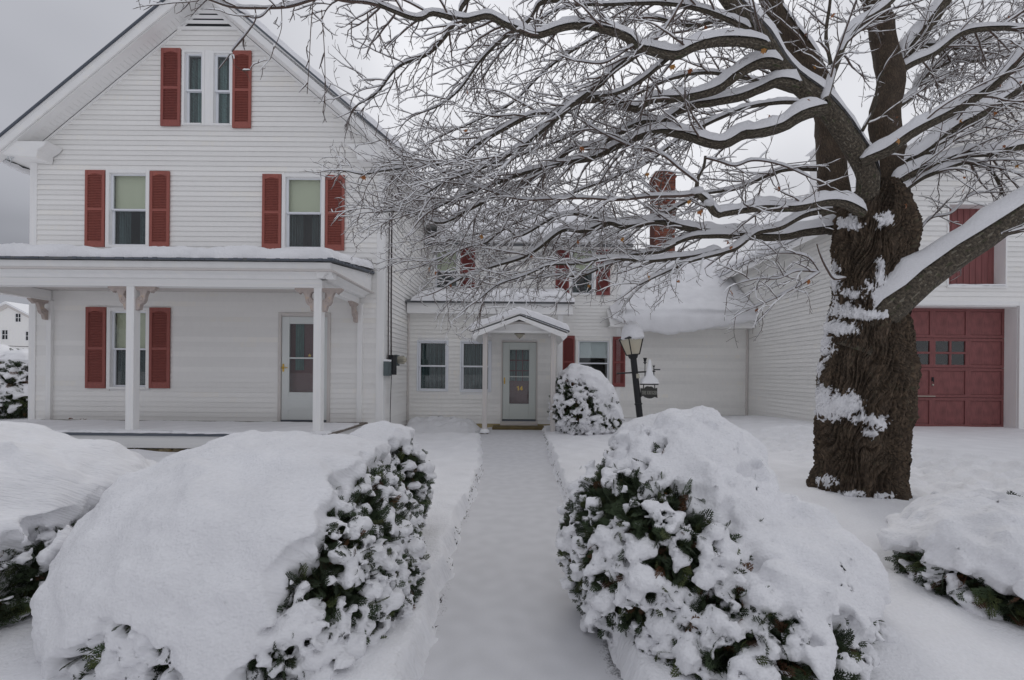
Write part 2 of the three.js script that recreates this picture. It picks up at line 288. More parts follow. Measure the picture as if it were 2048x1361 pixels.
// ------------------------------------------------------------------ ground
const D1 = 9.15, D2 = 11.05, D3 = 13.2;        // fronts of the gabled house and barn, of the entry, of the rear wing
const TREE = P(1718, 985, 4.75);
const walkL = (d) => { const t = [[0, -0.42], [2.3, -0.46], [3.6, -0.53], [6.4, -0.57], [8.3, -0.78], [10.4, -0.98], [12, -1]]; for (let i = 1; i < t.length; i++) if (d <= t[i][0]) return lerp(t[i - 1][1], t[i][1], (d - t[i - 1][0]) / (t[i][0] - t[i - 1][0])); return -1; };
const walkR = (d) => 0.475;
const walkY = (d) => 0.07 * smooth(7.5, 9.8, d);
function groundY(x, z) {
  const d = -z;
  let y = 0.135 + 0.035 * n2(x * 0.45, z * 0.45) + 0.013 * n2(x * 1.7 + 9, z * 1.7) + 0.006 * n2(x * 5, z * 5 + 4);
  y += 0.27 * smooth(3.6, 7.2, x) * smooth(15, 9.6, d) * smooth(1.2, 4, d);
  const drive = smooth(5.75, 6.2, x + 0.12 * n2(z * 1.3, 3)) * smooth(14, 9, d);
  y = lerp(y + 0.04 * smooth(4.2, 5.4, x), 0.12 + 0.255 * smooth(15, 9.6, d) * smooth(1.2, 5, d) + 0.006 * n2(x, z), drive);
  const rough = smooth(3.6, 4.6, x) * (1 - drive) * smooth(3.4, 4.6, d) * smooth(10.5, 8.5, d);   // trampled strip beside the drive
  y += rough * (0.035 * n2(x * 3.1, z * 3.1 + 7) + 0.03 * n2(x * 7.3 + 3, z * 7.3) + 0.014 * n2(x * 15, z * 15));
  const tr = Math.hypot(x - TREE.x, z - TREE.z); y += 0.10 * Math.exp(-((tr / 1.15) ** 2));
  y += 0.04 * Math.exp(-(((x - 0.9) / 0.5) ** 2)) * smooth(9, 7, d) * smooth(4, 5.5, d);
  // bare strip in front of the entry and a drift against its wall
  const strip = smooth(9.35, 9.55, d + 0.05 * n2(x * 4, 2)) * smooth(-0.6, -1.0, x) * smooth(-3.3, -2.7, x);
  y = lerp(y, 0.05 + 0.01 * n2(x * 6, z * 6), strip);
  y += strip * smooth(9.9, 11.0, d) * smooth(-0.95, -1.35, x) * (0.26 + 0.06 * n2(x * 3, z * 3) + 0.05 * n2(x * 9, z * 9));
  const porch = smooth(-2.6, -3.0, x) * smooth(7.05, 7.3, d); y = lerp(y, -0.12, porch);
  // the cleared walk
  const e = 0.028 * n2(z * 1.9, 1) + 0.018 * n2(z * 6, 5) + 0.010 * n2(z * 19, 8), e2 = 0.02 * n2(z * 2.3, 21) + 0.014 * n2(z * 8, 25);
  const soft = d < 4.6 ? 0.07 : 0.03, inside = smooth(walkL(d) + e - soft, walkL(d) + e + 0.02, x) * smooth(walkR(d) + e2 + 0.05, walkR(d) + e2 - 0.02, x) * smooth(11.2, 10.8, d);
  y = lerp(y + 0.012 * inside * n2(x * 8, z * 8), walkY(d) - 0.012, inside);
  return y;
}
{
  const axis = (segs) => { const a = []; for (const [from, to, step] of segs) { const n = Math.max(1, Math.round((to - from) / step)); for (let i = 0; i < n; i++) a.push(from + (to - from) * i / n); } a.push(segs.at(-1)[1]); return a; };
  const xs = axis([[-500, -60, 55], [-60, -14, 4], [-14, -3, 0.16], [-3, -1.2, 0.07], [-1.2, 1.2, 0.028], [1.2, 8, 0.06], [8, 14, 0.2], [14, 60, 4], [60, 500, 55]]);
  const zs = axis([[-500, -60, 55], [-60, -16, 3], [-16, -11.3, 0.2], [-11.3, -1, 0.045], [-1, 4, 0.5], [4, 60, 7], [60, 400, 60]]);
  const b = new GB(), up = V(0, 1, 0);
  for (const z of zs) for (const x of xs) b.v(V(x, groundY(x, z), z), up, x, z);
  const n = xs.length; for (let j = 0; j + 1 < zs.length; j++) for (let i = 0; i + 1 < n; i++) { const a = j * n + i; b.i.push(a, a + n, a + 1, a + 1, a + n, a + n + 1); }
  struct('snow_ground', b.build(true), M.snow);
  const rows = []; for (let k = 0; k <= 110; k++) { const d = lerp(0.4, 10.95, k / 110), r = []; for (let i = 0; i <= 16; i++) { const x = lerp(walkL(d) - 0.1, walkR(d) + 0.12, i / 16); r.push(V(x, walkY(d) + 0.0015 * n2(x * 2, d * 2) + 0.002, -d)); } rows.push(r); }
  const TW = 512, TH = 2048, td = new Uint8Array(TW * TH * 4), X0 = -1.15, XW = 1.8, DW = 10.8;   // thin snow; pavement grains show where it was scraped
  for (let j = 0; j < TH; j++) for (let i = 0; i < TW; i++) {
    const x = X0 + XW * i / TW, d = DW * j / TH, g = hash2(i, j, 5) / TAU, gs = n2(x * 60, d * 60), q = n2(x * 5, d * 5), q2 = n2(x * 16, d * 16);
    let w = 0.95 * Math.exp(-(((x - 0.50) / 0.13) ** 2 + ((d - 2.25) / 0.42) ** 2)) + 0.5 * Math.exp(-(((x - walkL(d) - 0.02) / 0.045) ** 2)) * smooth(0.0, 0.5, n2(d * 1.6, 3)) + 0.4 * Math.exp(-(((x + 0.9) / 0.12) ** 2 + ((d - 10.3) / 0.3) ** 2));
    w += 0.10 * q + 0.10 * q2; const dark = smooth(0.55, 1.0, w + 0.28 * (g - 0.5) + 0.18 * gs);
    const k = lerp(0.825 + 0.018 * q + 0.012 * (g - 0.5), 0.30 + 0.2 * g, dark), o = (j * TW + i) * 4; td[o] = k * 255; td[o + 1] = k * 255; td[o + 2] = Math.min(255, k * 258); td[o + 3] = 255;
  }
  const wt = new THREE.DataTexture(td, TW, TH); wt.colorSpace = THREE.SRGBColorSpace; wt.magFilter = THREE.LinearFilter; wt.needsUpdate = true;
  const g = skin(rows.map((r) => r.reverse())), uv = g.attributes.uv, ps = g.attributes.position; for (let i = 0; i < uv.count; i++) uv.setXY(i, (ps.getX(i) - X0) / XW, -ps.getZ(i) / DW);
  M.walk = mat({ map: wt, roughness: 0.92 });
  struct('path', g, M.walk);
}

// ------------------------------------------------------------------ gabled main house with its porch
{
  const XC = -6.425, HW = 3.575, APEX = 8.85, SL = 0.845, EAVE = APEX - HW * SL, DEPTH = 9;
  const h = thing('gabled_house', 'white clapboard house with steep gable, red shutters and a front porch', 'house', V(XC, 0, -D1));
  const R = (r) => rectAt(h, D1, r);
  const wins = { second1: R([214, 341, 301, 496]), second2: R([565, 349, 651, 501]), attic1: R([366, 102, 411, 252]), attic2: R([424, 104, 467, 253]), first: R([216, 616, 301, 779]) };
  const door = R([557, 626, 661, 846]), vent = { a: local(h, 416, 14, D1), y0: local(h, 416, 57, D1).y };
  const atticAll = [wins.attic1[0], wins.attic2[1], wins.attic1[2], wins.attic1[3]];
  const holes = [wins.second1, wins.second2, atticAll, wins.first, door].map((r) => shrink(r, 0.03));
  wallSlab(h, [[-HW, 0.1], [HW, 0.1], [HW, EAVE], [0, APEX], [-HW, EAVE]], holes.map((r) => shrink(r, 0.01)), V(0, 0, 0), 0, M.trim);
  wallSlab(h, [[0, 0.1], [DEPTH, 0.1], [DEPTH, EAVE], [0, EAVE]], [], V(HW, 0, -0.13), Math.PI / 2, M.trim);
  wallSlab(h, [[0, 0.1], [DEPTH, 0.1], [DEPTH, EAVE], [0, EAVE]], [], V(-HW, 0, -DEPTH - 0.13), -Math.PI / 2, M.trim);
  clad(h, { s0: -HW + 0.11, s1: HW - 0.13, y0: 0.36, y1: APEX - 0.02, exp: 0.1016, open: holes, gable: { s: 0, apex: APEX - 0.03, slope: SL }, mats: M.siding });
  clad(h, { s0: 0.0, s1: 4.6, y0: 0.14, y1: EAVE + 0.02, exp: 0.1016, pos: V(HW + 0.005, 0, -0.13), ry: Math.PI / 2, mats: M.siding });
  clad(h, { s0: 0, s1: DEPTH - 0.2, y0: 0.3, y1: EAVE, exp: 0.16, pos: V(-HW - 0.005, 0, -DEPTH), ry: -Math.PI / 2, mats: M.siding });
  part(h, 'corner_board', [rbx(-HW - 0.03, -HW + 0.11, 0.2, EAVE - 0.1, -0.12, 0.028)], M.trim);
  part(h, 'corner_board', [rbx(HW - 0.13, HW + 0.03, 0.2, EAVE - 0.1, -0.13, 0.028)], M.trim);
  part(h, 'sill_board', [bx(HW - 0.02, HW + 0.04, 0.02, 0.13, -4.0, -0.1)], M.trimWorn);
  // roof
  const over = 0.5, fwd = 0.40, run = HW + over, th = 0.10;
  for (const s of [-1, 1]) {
    const slab = ext([[0, APEX + 0.27], [s * run, APEX + 0.27 - run * SL], [s * run, APEX + 0.27 - run * SL - th], [0, APEX + 0.27 - th]], DEPTH + fwd + 0.3); slab.translate(0, 0, -DEPTH - 0.3);
    const roof = part(h, 'roof', slab, M.roofing);
    const edge = ext([[0, APEX + 0.29], [s * run, APEX + 0.29 - run * SL], [s * run, APEX + 0.255 - run * SL], [0, APEX + 0.255]], 0.03); edge.translate(0, 0, fwd + 0.002); part(roof, 'drip_edge', edge, M.dripEdge);
    const rake = ext([[0, APEX + 0.25], [s * (run - 0.02), APEX + 0.25 - (run - 0.02) * SL], [s * (run - 0.02), APEX + 0.02 - (run - 0.02) * SL], [0, APEX + 0.02]], 0.03); rake.translate(0, 0, fwd - 0.03); part(roof, 'rake_board', rake, M.trim);
    const crown = ext([[0, APEX + 0.10], [s * (run - 0.1), APEX + 0.10 - (run - 0.1) * SL], [s * (run - 0.1), APEX + 0.0 - (run - 0.1) * SL], [0, APEX + 0.0]], 0.14); crown.translate(0, 0, fwd - 0.175); part(roof, 'crown_board', crown, M.trim);
    const frieze = ext([[0, APEX - 0.0], [s * HW, APEX - HW * SL], [s * HW, APEX - 0.05 - HW * SL], [0, APEX - 0.05]], 0.03); frieze.translate(0, 0, 0.0); part(roof, 'frieze_board', frieze, M.trim);
    const len = Math.hypot(1, SL); // soffit pieces up the slope
    const n = 46; for (let k = 0; k < n; k++) { const x0 = (k / n) * HW, x1 = ((k + 1) / n) * HW - 0.004; const g = ext([[s * x0, APEX + 0.012 - x0 * SL], [s * x1, APEX + 0.012 - x1 * SL], [s * x1, APEX + 0.024 - x1 * SL], [s * x0, APEX + 0.024 - x0 * SL]], 0.19); g.translate(0, 0, 0.033); part(roof, 'soffit_panel', g, M.trim); }
    // boxed eave and cornice return
    const ex = s > 0 ? [HW, HW + over - 0.03] : [-HW - over + 0.03, -HW];
    part(roof, 'eave_box', [bx(ex[0], ex[1], EAVE - 0.20, EAVE - 0.17, -DEPTH, 0.32), bx(s > 0 ? ex[1] - 0.03 : ex[0], s > 0 ? ex[1] : ex[0] + 0.03, EAVE - 0.17, EAVE + 0.02, -DEPTH, 0.32)], M.trim);
    const rp = [[s * (HW - 0.62), EAVE + 0.04], [s * (HW + over - 0.02), EAVE + 0.04], [s * (HW + over - 0.02), EAVE - 0.18], [s * (HW - 0.42), EAVE - 0.26], [s * (HW - 0.44), EAVE - 0.12], [s * (HW - 0.56), EAVE - 0.04]];
    const ret = ext(rp, 0.30, [], 0.01); ret.translate(0, 0, 0.03); part(h, 'cornice_return', ret, M.trim);
  }
  // attic vent
  const vt = sub(h, 'gable_vent');
  const vy1 = vent.a.y, vy0 = vent.y0, vh = vy1 - vy0, vw = vh / SL * 1.02;
  part(vt, 'vent_back', ext([[vent.a.x - vw, vy0], [vent.a.x + vw, vy0], [vent.a.x, vy1]], 0.01), M.dark).position.z = 0.018;
  const vf = ext([[vent.a.x - vw - 0.14, vy0 - 0.05], [vent.a.x + vw + 0.14, vy0 - 0.05], [vent.a.x, vy1 + 0.1]], 0.04, [[[vent.a.x - vw, vy0], [vent.a.x, vy1], [vent.a.x + vw, vy0]]]); vf.translate(0, 0, 0.016); part(vt, 'vent_frame', vf, M.trim);
  for (let k = 0; k < 4; k++) { const y = vy0 + 0.035 + k * vh * 0.235, w = (vy1 - y) / vh * vw - 0.01; const g = new THREE.BoxGeometry(2 * w, 0.062, 0.010); g.rotateX(0.25); g.translate(vent.a.x, y + 0.062, 0.045); part(vt, 'slat', g, M.trim); }
  // windows and shutters
  windowUnit(h, wins.second1, {}); windowUnit(h, wins.second2, {});
  windowUnit(h, wins.attic1, { casing: 0.05, sash: 0.05, shade: 0, meet: 0.48, curtain: [[0, 1]], curtainMat: M.curtain }); windowUnit(h, wins.attic2, { casing: 0.05, sash: 0.05, shade: 0, meet: 0.48, curtain: [[0, 1]], curtainMat: M.curtain });
  part(h, 'mullion_panel', rbx(wins.attic1[1], wins.attic2[0], wins.attic1[2], wins.attic1[3], -0.05, 0.038), M.trim);
  windowUnit(h, wins.first, {});
  for (const [r, t] of [[[173, 342, 212, 495], 0.004], [[302, 344, 341, 497], -0.003], [[526, 350, 564, 500], 0.002], [[652, 352, 690, 502], 0], [[324, 99, 363, 254], 0], [[467, 104, 504, 258], 0.002], [[174, 615, 214, 777], 0], [[301, 616, 342, 777], 0]]) shutter(h, R(r), { mat: M.redShutter[Math.floor(boardRng() * 3)] });
  // storm door on the porch
  {
    const dr = sub(h, 'door'), [x0, x1, y0, y1] = door, f = 0.06;
    part(dr, 'frame', [rbx(x0, x0 + f, y0, y1, -0.1, 0.04), rbx(x1 - f, x1, y0, y1, -0.1, 0.04), rbx(x0 + f, x1 - f, y1 - f, y1, -0.1, 0.04), bx(x0 + f, x1 - f, y1 - f - 0.02, y1 - f, -0.1, 0.015)], M.trimWorn);
    part(dr, 'threshold', bx(x0 + f, x1 - f, y0 - 0.02, y0 + 0.05, -0.12, 0.02), M.dripEdge);
    const a = x0 + f + 0.006, b = x1 - f - 0.006, c = y0 + 0.056, d = y1 - f - 0.024, g0 = local(h, 579, 785, D1).y, g1 = local(h, 579, 648, D1).y, gl = a + 0.15, gr = b - 0.13;
    part(dr, 'storm_door', [rbx(a, gl, c, d, -0.03, 0.01), rbx(gr, b, c, d, -0.03, 0.01), rbx(gl, gr, c, g0, -0.03, 0.01), rbx(gl, gr, g1, d, -0.03, 0.01), bx(gl, gr, (g0 + g1) / 2 - 0.014, (g0 + g1) / 2 + 0.014, -0.02, 0.012), rbx(gl - 0.02, gr + 0.02, c + 0.2, c + 0.46, 0.008, 0.016), rbx(gl + 0.03, gr - 0.03, c + 0.24, c + 0.42, 0.012, 0.02)], M.stormWhite);
    part(dr, 'pane', bx(gl, gr, g0, g1, -0.012, -0.008), M.glass);
    part(dr, 'inner_door', bx(a, b, c, d, -0.19, -0.14), M.maroonDoor);
    const rows = []; for (let j = 0; j <= 3; j++) { const r = []; for (let i = 0; i <= 30; i++) r.push(V(lerp(gl + 0.06, gl + 0.24, i / 30), lerp(g0 + 0.45, g1 + 0.1, j / 3), -0.128 + 0.01 * Math.sin(i * 1.1))); rows.push(r); } part(dr, 'curtain', skin(rows, 3), M.teal);
    const star = []; for (let k = 0; k < 10; k++) { const q = k * Math.PI / 5 + Math.PI / 2, rr = k % 2 ? 0.016 : 0.04; star.push([Math.cos(q) * rr, Math.sin(q) * rr]); } const sg = ext(star, 0.012); const sp = local(h, 613, 711, D1); sg.translate(sp.x, sp.y, -0.138); part(dr, 'door_star', sg, M.brass);
    const hp = local(h, 567, 736, D1); const kn = new THREE.SphereGeometry(0.022, 12, 8); kn.translate(hp.x, hp.y, 0.05); part(dr, 'handle', [rbx(hp.x - 0.018, hp.x + 0.018, hp.y - 0.08, hp.y + 0.08, 0.01, 0.02, 0.005), kn, rbx(hp.x, hp.x + 0.1, hp.y - 0.008, hp.y + 0.008, 0.03, 0.045, 0.004)], M.brass);
  }
  // porch
  const p = sub(h, 'porch'), zc = D1 - 7.5, xr = -3.33 - XC, xl = -9.65 - XC, FL = 0.385, BB = 2.80, BT = 3.0;
  const colX = [-9.62, -6.50, -3.40].map((x) => x - XC);
  for (const x of colX) { part(p, 'column', [rbx(x - 0.066, x + 0.066, FL, BB, zc - 0.066, zc + 0.066, 0.008)], M.trim); }
  part(p, 'beam', [rbx(xl - 0.07, xr + 0.01, BB, BT, zc - 0.08, zc + 0.08), rbx(xl - 0.07, xr + 0.02, BB - 0.012, BB + 0.02, zc - 0.09, zc + 0.095)], M.trim);
  for (const x of [xl, xr - 0.07]) part(p, 'beam', [rbx(x - 0.06, x + 0.08, BB, BT, 0.02, zc - 0.08), rbx(x - 0.07, x + 0.09, BB - 0.012, BB + 0.02, 0.02, zc - 0.09)], M.trim);
  part(p, 'ceiling', bx(xl - 0.3, xr + 0.3, BT + 0.005, BT + 0.025, 0.02, zc + 0.36), M.trimWorn);
  for (const px of [103, 721]) { const x = local(h, px, 700, D1).x; part(p, 'pilaster', rbx(x - 0.05, x + 0.05, FL, BB, 0.0, 0.07), M.trim); }
  // eaves: an ogee fascia on front and ends
  const og = [[0, 0], [0.10, 0.0], [0.13, 0.05], [0.2, 0.09], [0.235, 0.14], [0.235, 0.24], [0, 0.24]];
  { const L0 = xl - 0.07, L1 = xr + 0.02; const gg = ext(og, L1 - L0 + 0.45); gg.rotateY(-Math.PI / 2); gg.translate(L1 + 0.225, BT - 0.09, zc + 0.08); part(p, 'fascia', gg, M.trim);
    const g2 = ext(og, zc + 0.08 + 0.2); g2.translate(xr + 0.015, BT - 0.09, 0.02); part(p, 'fascia', g2, M.trim);
    const g3 = ext(og, zc + 0.28); g3.scale(-1, 1, 1); g3.translate(xl - 0.065, BT - 0.09, 0.02); part(p, 'fascia', g3, M.trim); }
  const y0 = BT + 0.155, y1 = y0 + 0.24, zf = zc + 0.36;
  { const g = ext([[0.0, y1], [zf, y0], [zf, y0 + 0.035], [0, y1 + 0.035]], xr - xl + 0.66); g.rotateY(-Math.PI / 2); g.translate(xr + 0.27 + 0.03, 0, 0.015); part(p, 'roof_deck', g, M.roofing); }
  { const g = ext([[0.02, BT + 0.14], [zf - 0.03, BT + 0.14], [0.02, y1 - 0.004]], 0.24); g.rotateY(-Math.PI / 2); const g2 = g.clone(); g.translate(xr + 0.252, 0, 0); g2.translate(xl - 0.06, 0, 0); part(p, 'end_panel', [g, g2], M.trim); }
  { // ragged old shingle edge under the snow
    const r = rng(77), list = []; for (let x = xl - 0.35; x < xr + 0.28; x += 0.075) list.push(bx(x, x + 0.068, y0 + 0.004 + r() * 0.004, y0 + 0.03 + r() * 0.012, zf - 0.08, zf + 0.012 + r() * 0.016)); part(p, 'shingle_edge', list, M.dripEdge, { stuff: true });
    const l2 = []; for (let z = 0.05; z < zf; z += 0.075) l2.push(bx(xr + 0.24, xr + 0.315 + r() * 0.016, lerp(y1, y0, z / zf) + 0.006, lerp(y1, y0, z / zf) + 0.045, z, z + 0.068)); part(p, 'shingle_edge', l2, M.dripEdge, { stuff: true }); }
  { // floor boards, edge, skirt
    const r = rng(78); for (let x = xl - 0.12, k = 0; x < xr + 0.15; x += 0.083, k++) part(p, 'floor_board', bx(x, x + 0.079, FL - 0.03, FL + r() * 0.002, 0.02, zc + 0.2), M.deck);
    part(p, 'floor_edge', bx(xl - 0.13, xr + 0.16, FL - 0.045, FL - 0.005, zc + 0.2, zc + 0.235), M.dripEdge);
    part(p, 'skirt_board', bx(xl - 0.13, xr + 0.14, FL - 0.245, FL - 0.045, zc + 0.16, zc + 0.2), M.trim);
    part(p, 'skirt_board', bx(xr + 0.1, xr + 0.14, FL - 0.245, FL - 0.045, 0.02, zc + 0.16), M.trim);
  }
  { // fieldstones under the porch edge
    const r = rng(79); for (let x = xl; x < xr; ) { const w = 0.16 + r() * 0.2; const g = new THREE.IcosahedronGeometry(1, 2), a = g.attributes.position; for (let i = 0; i < a.count; i++) { const q = V(a.getX(i), a.getY(i), a.getZ(i)), k = 1 + 0.22 * n3(q.x * 1.5 + x * 7, q.y * 1.5, q.z * 1.5); a.setXYZ(i, q.x * w * 0.55 * k, q.y * 0.085 * k, q.z * 0.13 * k); } g.computeVertexNormals(); g.translate(x + w / 2, 0.045 + r() * 0.03, zc + 0.10 + r() * 0.05); part(p, 'stone', g, M.stone[Math.floor(r() * 3)]); x += w; } }
  // scroll brackets
  const scroll = () => { const s = new THREE.Shape(); s.moveTo(0, 0); s.lineTo(0.31, 0); s.lineTo(0.30, -0.045); s.quadraticCurveTo(0.27, -0.05, 0.25, -0.085); s.quadraticCurveTo(0.23, -0.05, 0.19, -0.06); s.quadraticCurveTo(0.155, -0.12, 0.145, -0.19); s.quadraticCurveTo(0.14, -0.26, 0.075, -0.285); s.lineTo(0.055, -0.37); s.lineTo(0.0, -0.38); s.lineTo(0, -0.2); s.quadraticCurveTo(0.06, -0.2, 0.075, -0.13); s.quadraticCurveTo(0.08, -0.05, 0.0, -0.045);
    const g1 = new THREE.ExtrudeGeometry(s, { depth: 0.06, bevelEnabled: true, bevelSize: 0.006, bevelThickness: 0.006, bevelSegments: 1, curveSegments: 6 }); g1.translate(0, 0, -0.03);
    const r1 = new THREE.TorusGeometry(0.034, 0.012, 8, 16); r1.translate(0.075, -0.2, 0.034); const r2 = r1.clone(); r2.translate(0, 0, -0.068); const cap = rbx(-0.002, 0.325, -0.028, 0.006, -0.045, 0.045, 0.006);
    return join([g1, r1, r2, cap]); };
  const sg = scroll(), place = (x, z, ry) => { const m = part(p, 'bracket', sg, M.bracket); m.position.set(x, BB - 0.015, z); m.rotation.y = ry; };
  for (const x of colX) { place(x + 0.068, zc, 0); place(x - 0.068, zc, Math.PI); }
  for (const x of [colX[0], colX[2]]) { place(x, zc - 0.068, Math.PI / 2); place(x + (x > 0 ? 0.03 : 0), 0.072, -Math.PI / 2); }
  // snow lying on house and porch
  const sn = (label) => ({ kind: 'stuff', label, category: 'snow' });
  const addSnow = (geo, label, m = M.snow) => { const o = new THREE.Mesh(geo, m); o.name = numbered('roof_snow'); o.userData = sn(label); scene.add(o); return o; };
  addSnow(snowSlab(V(XC + xl - 0.36, y0 + 0.04, -D1 + zf + 0.01), V(xr - xl + 0.68, 0, 0), V(0, y1 - y0 + 0.06, -zf), 0.19, 4, [1, 1, 1, 0], 0.06), 'even snow blanket along the porch roof of the gabled house');
  addSnow(snowSlab(V(XC + xl - 0.13, FL + 0.003, -D1 + zc + 0.235), V(xr - xl + 0.3, 0, 0), V(0, 0, -zc + 0.12), 0.035, 14, [1, 1, 1, 1], 0.05), 'thin drifted snow on the porch floor boards');
  for (const s of [-1, 1]) { // main roof: sweep of the slope profile along the ridge, curling over the eave
    const rows = [], D = V(s, -SL, 0).normalize(), N = V(s * SL, 1, 0).normalize(), top = V(XC, APEX + 0.28, 0), len = run * Math.hypot(1, SL);
    for (let k = 0; k <= 90; k++) { const z = -D1 + fwd + 0.02 - (k / 90) * (DEPTH + fwd), e = (k / 90) * (DEPTH + fwd), T = (0.13 + 0.02 * n2(z * 0.9, s * 5)) * Math.sqrt(Math.max(0.0004, 1 - (1 - clamp(e / 0.14)) ** 2)), cur = (0.14 + 0.05 * n2(z * 1.3, 9)) * clamp(0.25 + e / 0.5); const r = [];
      for (let i = 0; i <= 30; i++) { const q = len * i / 30; r.push(top.clone().addScaledVector(D, q).addScaledVector(N, T * (1 + 0.12 * n2(q * 2, z * 2) + 0.05 * n2(q * 9, z * 9))).setZ(z)); }
      const E = top.clone().addScaledVector(D, len); for (const [a, b] of [[0.45, 0.92], [0.8, 0.6], [1.02, 0.1], [1.0, -0.6], [0.75, -1.15], [0.3, -1.3], [-0.05, -0.9]]) r.push(E.clone().addScaledVector(D, a * cur + 0.02 * n2(z * 4, a * 3)).addScaledVector(N, b < 0 ? b * cur : b * T).setZ(z));
      rows.push(r); }
    addSnow(skin(s > 0 ? rows : rows.map((r) => r.reverse())), s > 0 ? 'snow curling over the eave of the gabled house above the meter' : 'snow on the roof slope of the gabled house away from the entry');
  }
  { const r = rng(88), ic = thing('icicles', 'small clear icicles under the eave corner of the gabled house', 'icicles', V(XC - HW - 0.3, EAVE - 0.2, -D1 + 0.2), {});
    for (let k = 0; k < 12; k++) { const l = 0.05 + 0.13 * r(), g = new THREE.ConeGeometry(0.012, l, 7); g.rotateX(Math.PI); const m = part(ic, 'icicle', g, M.frostIce); m.position.set(-0.16 + 0.03 * k + 0.02 * r(), -l / 2 - 0.0, (r() - 0.5) * 0.1); } }
  // fallen leaves on the porch floor
  const lr = rng(31);
  for (const [px, py] of [[141, 847], [163, 852], [170, 851]]) { const g = new THREE.CircleGeometry(0.035, 7), a = g.attributes.position; for (let i = 0; i < a.count; i++) a.setZ(i, 0.02 * n3(a.getX(i) * 40, a.getY(i) * 40, px)); g.rotateX(-1.3); g.computeVertexNormals(); const o = new THREE.Mesh(g, M.leaf[1]); o.name = numbered('fallen_leaf'); const q = P(px, py, 8.9); o.position.set(q.x, FL + 0.045, q.z); o.rotation.y = lr() * 6; o.userData = { label: 'small brown fallen leaf lying on the porch floor', category: 'leaf', group: 'fallen leaves on the porch' }; scene.add(o); }
}

// ------------------------------------------------------------------ rear two-storey wing
{
  const x0 = -2.85, x1 = 2.84, EV = 5.25;
  const h = thing('rear_wing', 'two storey white wing with red shutters rising behind the entry shed roof', 'house', V(0, 0, -D3));
  const R = (r) => rectAt(h, D3, r);
  const w1 = R([866, 494, 920, 590]), w2 = R([1138, 494, 1192, 591]), w3 = R([1151, 677, 1223, 776]);
  const holes = [w1, w2, w3].map((r) => shrink(r, 0.03));
  wallSlab(h, [[x0, 0], [x1, 0], [x1, EV], [x0, EV]], holes.map((r) => shrink(r, 0.01)), V(0, 0, 0), 0, M.trim);
  wallSlab(h, [[0, 2.5], [6.6, 2.5], [6.6, EV], [0, EV]], [], V(x1, 0, -0.13), Math.PI / 2, M.trim);
  clad(h, { s0: x0 + 0.03, s1: x1 - 0.1, y0: 0.08, y1: EV, exp: 0.1016, open: holes, mats: M.siding });
  clad(h, { s0: 0, s1: 6.6, y0: 2.9, y1: EV, exp: 0.12, pos: V(x1 + 0.005, 0, -0.13), ry: Math.PI / 2, mats: M.siding });
  part(h, 'corner_board', rbx(x1 - 0.1, x1 + 0.03, 0.1, EV, -0.12, 0.026), M.trim);
  windowUnit(h, w1, {}); windowUnit(h, w2, {}); windowUnit(h, w3, { casingMat: M.sidingOld[0], shade: 0.38, shadeMat: M.shadePale, curtain: null });
  for (const r of [[921, 497, 950, 588], [1111, 498, 1138, 590], [1192, 499, 1220, 591], [1124, 672, 1149, 775], [1225, 674, 1250, 774]]) shutter(h, R(r), { mat: M.redDark });
  const sl = 0.6, half = 3.3, ov = 0.35;
  for (const s of [0, 1]) { const g = ext(s ? [[ov, EV - 0.02 - ov * sl + 0.1], [-half, EV + half * sl + 0.08], [-half, EV + half * sl - 0.02], [ov, EV - ov * sl]] : [[-half, EV + half * sl + 0.08], [-2 * half - ov, EV - ov * sl + 0.1], [-2 * half - ov, EV - ov * sl], [-half, EV + half * sl - 0.02]], x1 - x0 + 0.3); g.rotateY(-Math.PI / 2); g.translate(x1 + 0.3, 0, 0); g.scale(1, 1, 1); part(h, 'roof', g, M.roofing); }
  part(h, 'eave_board', bx(x0, x1 + 0.28, EV - 0.18, EV + 0.02, 0.3, 0.33), M.trim); part(h, 'soffit', bx(x0, x1 + 0.28, EV - 0.2, EV - 0.18, 0.02, 0.33), M.trim);
  const o = new THREE.Mesh(snowSlab(V(x0 + 0.4, EV - ov * sl + 0.12, -D3 + ov + 0.06), V(x1 - x0 - 0.1, 0, 0), V(0, (half + ov) * sl, -(half + ov)), 0.24, 23, [0, 1, 1, 0], 0.1), M.snow); o.name = numbered('roof_snow'); o.userData = { kind: 'stuff', label: 'thick snow on the roof slope above the rear wing', category: 'snow' }; scene.add(o);
}

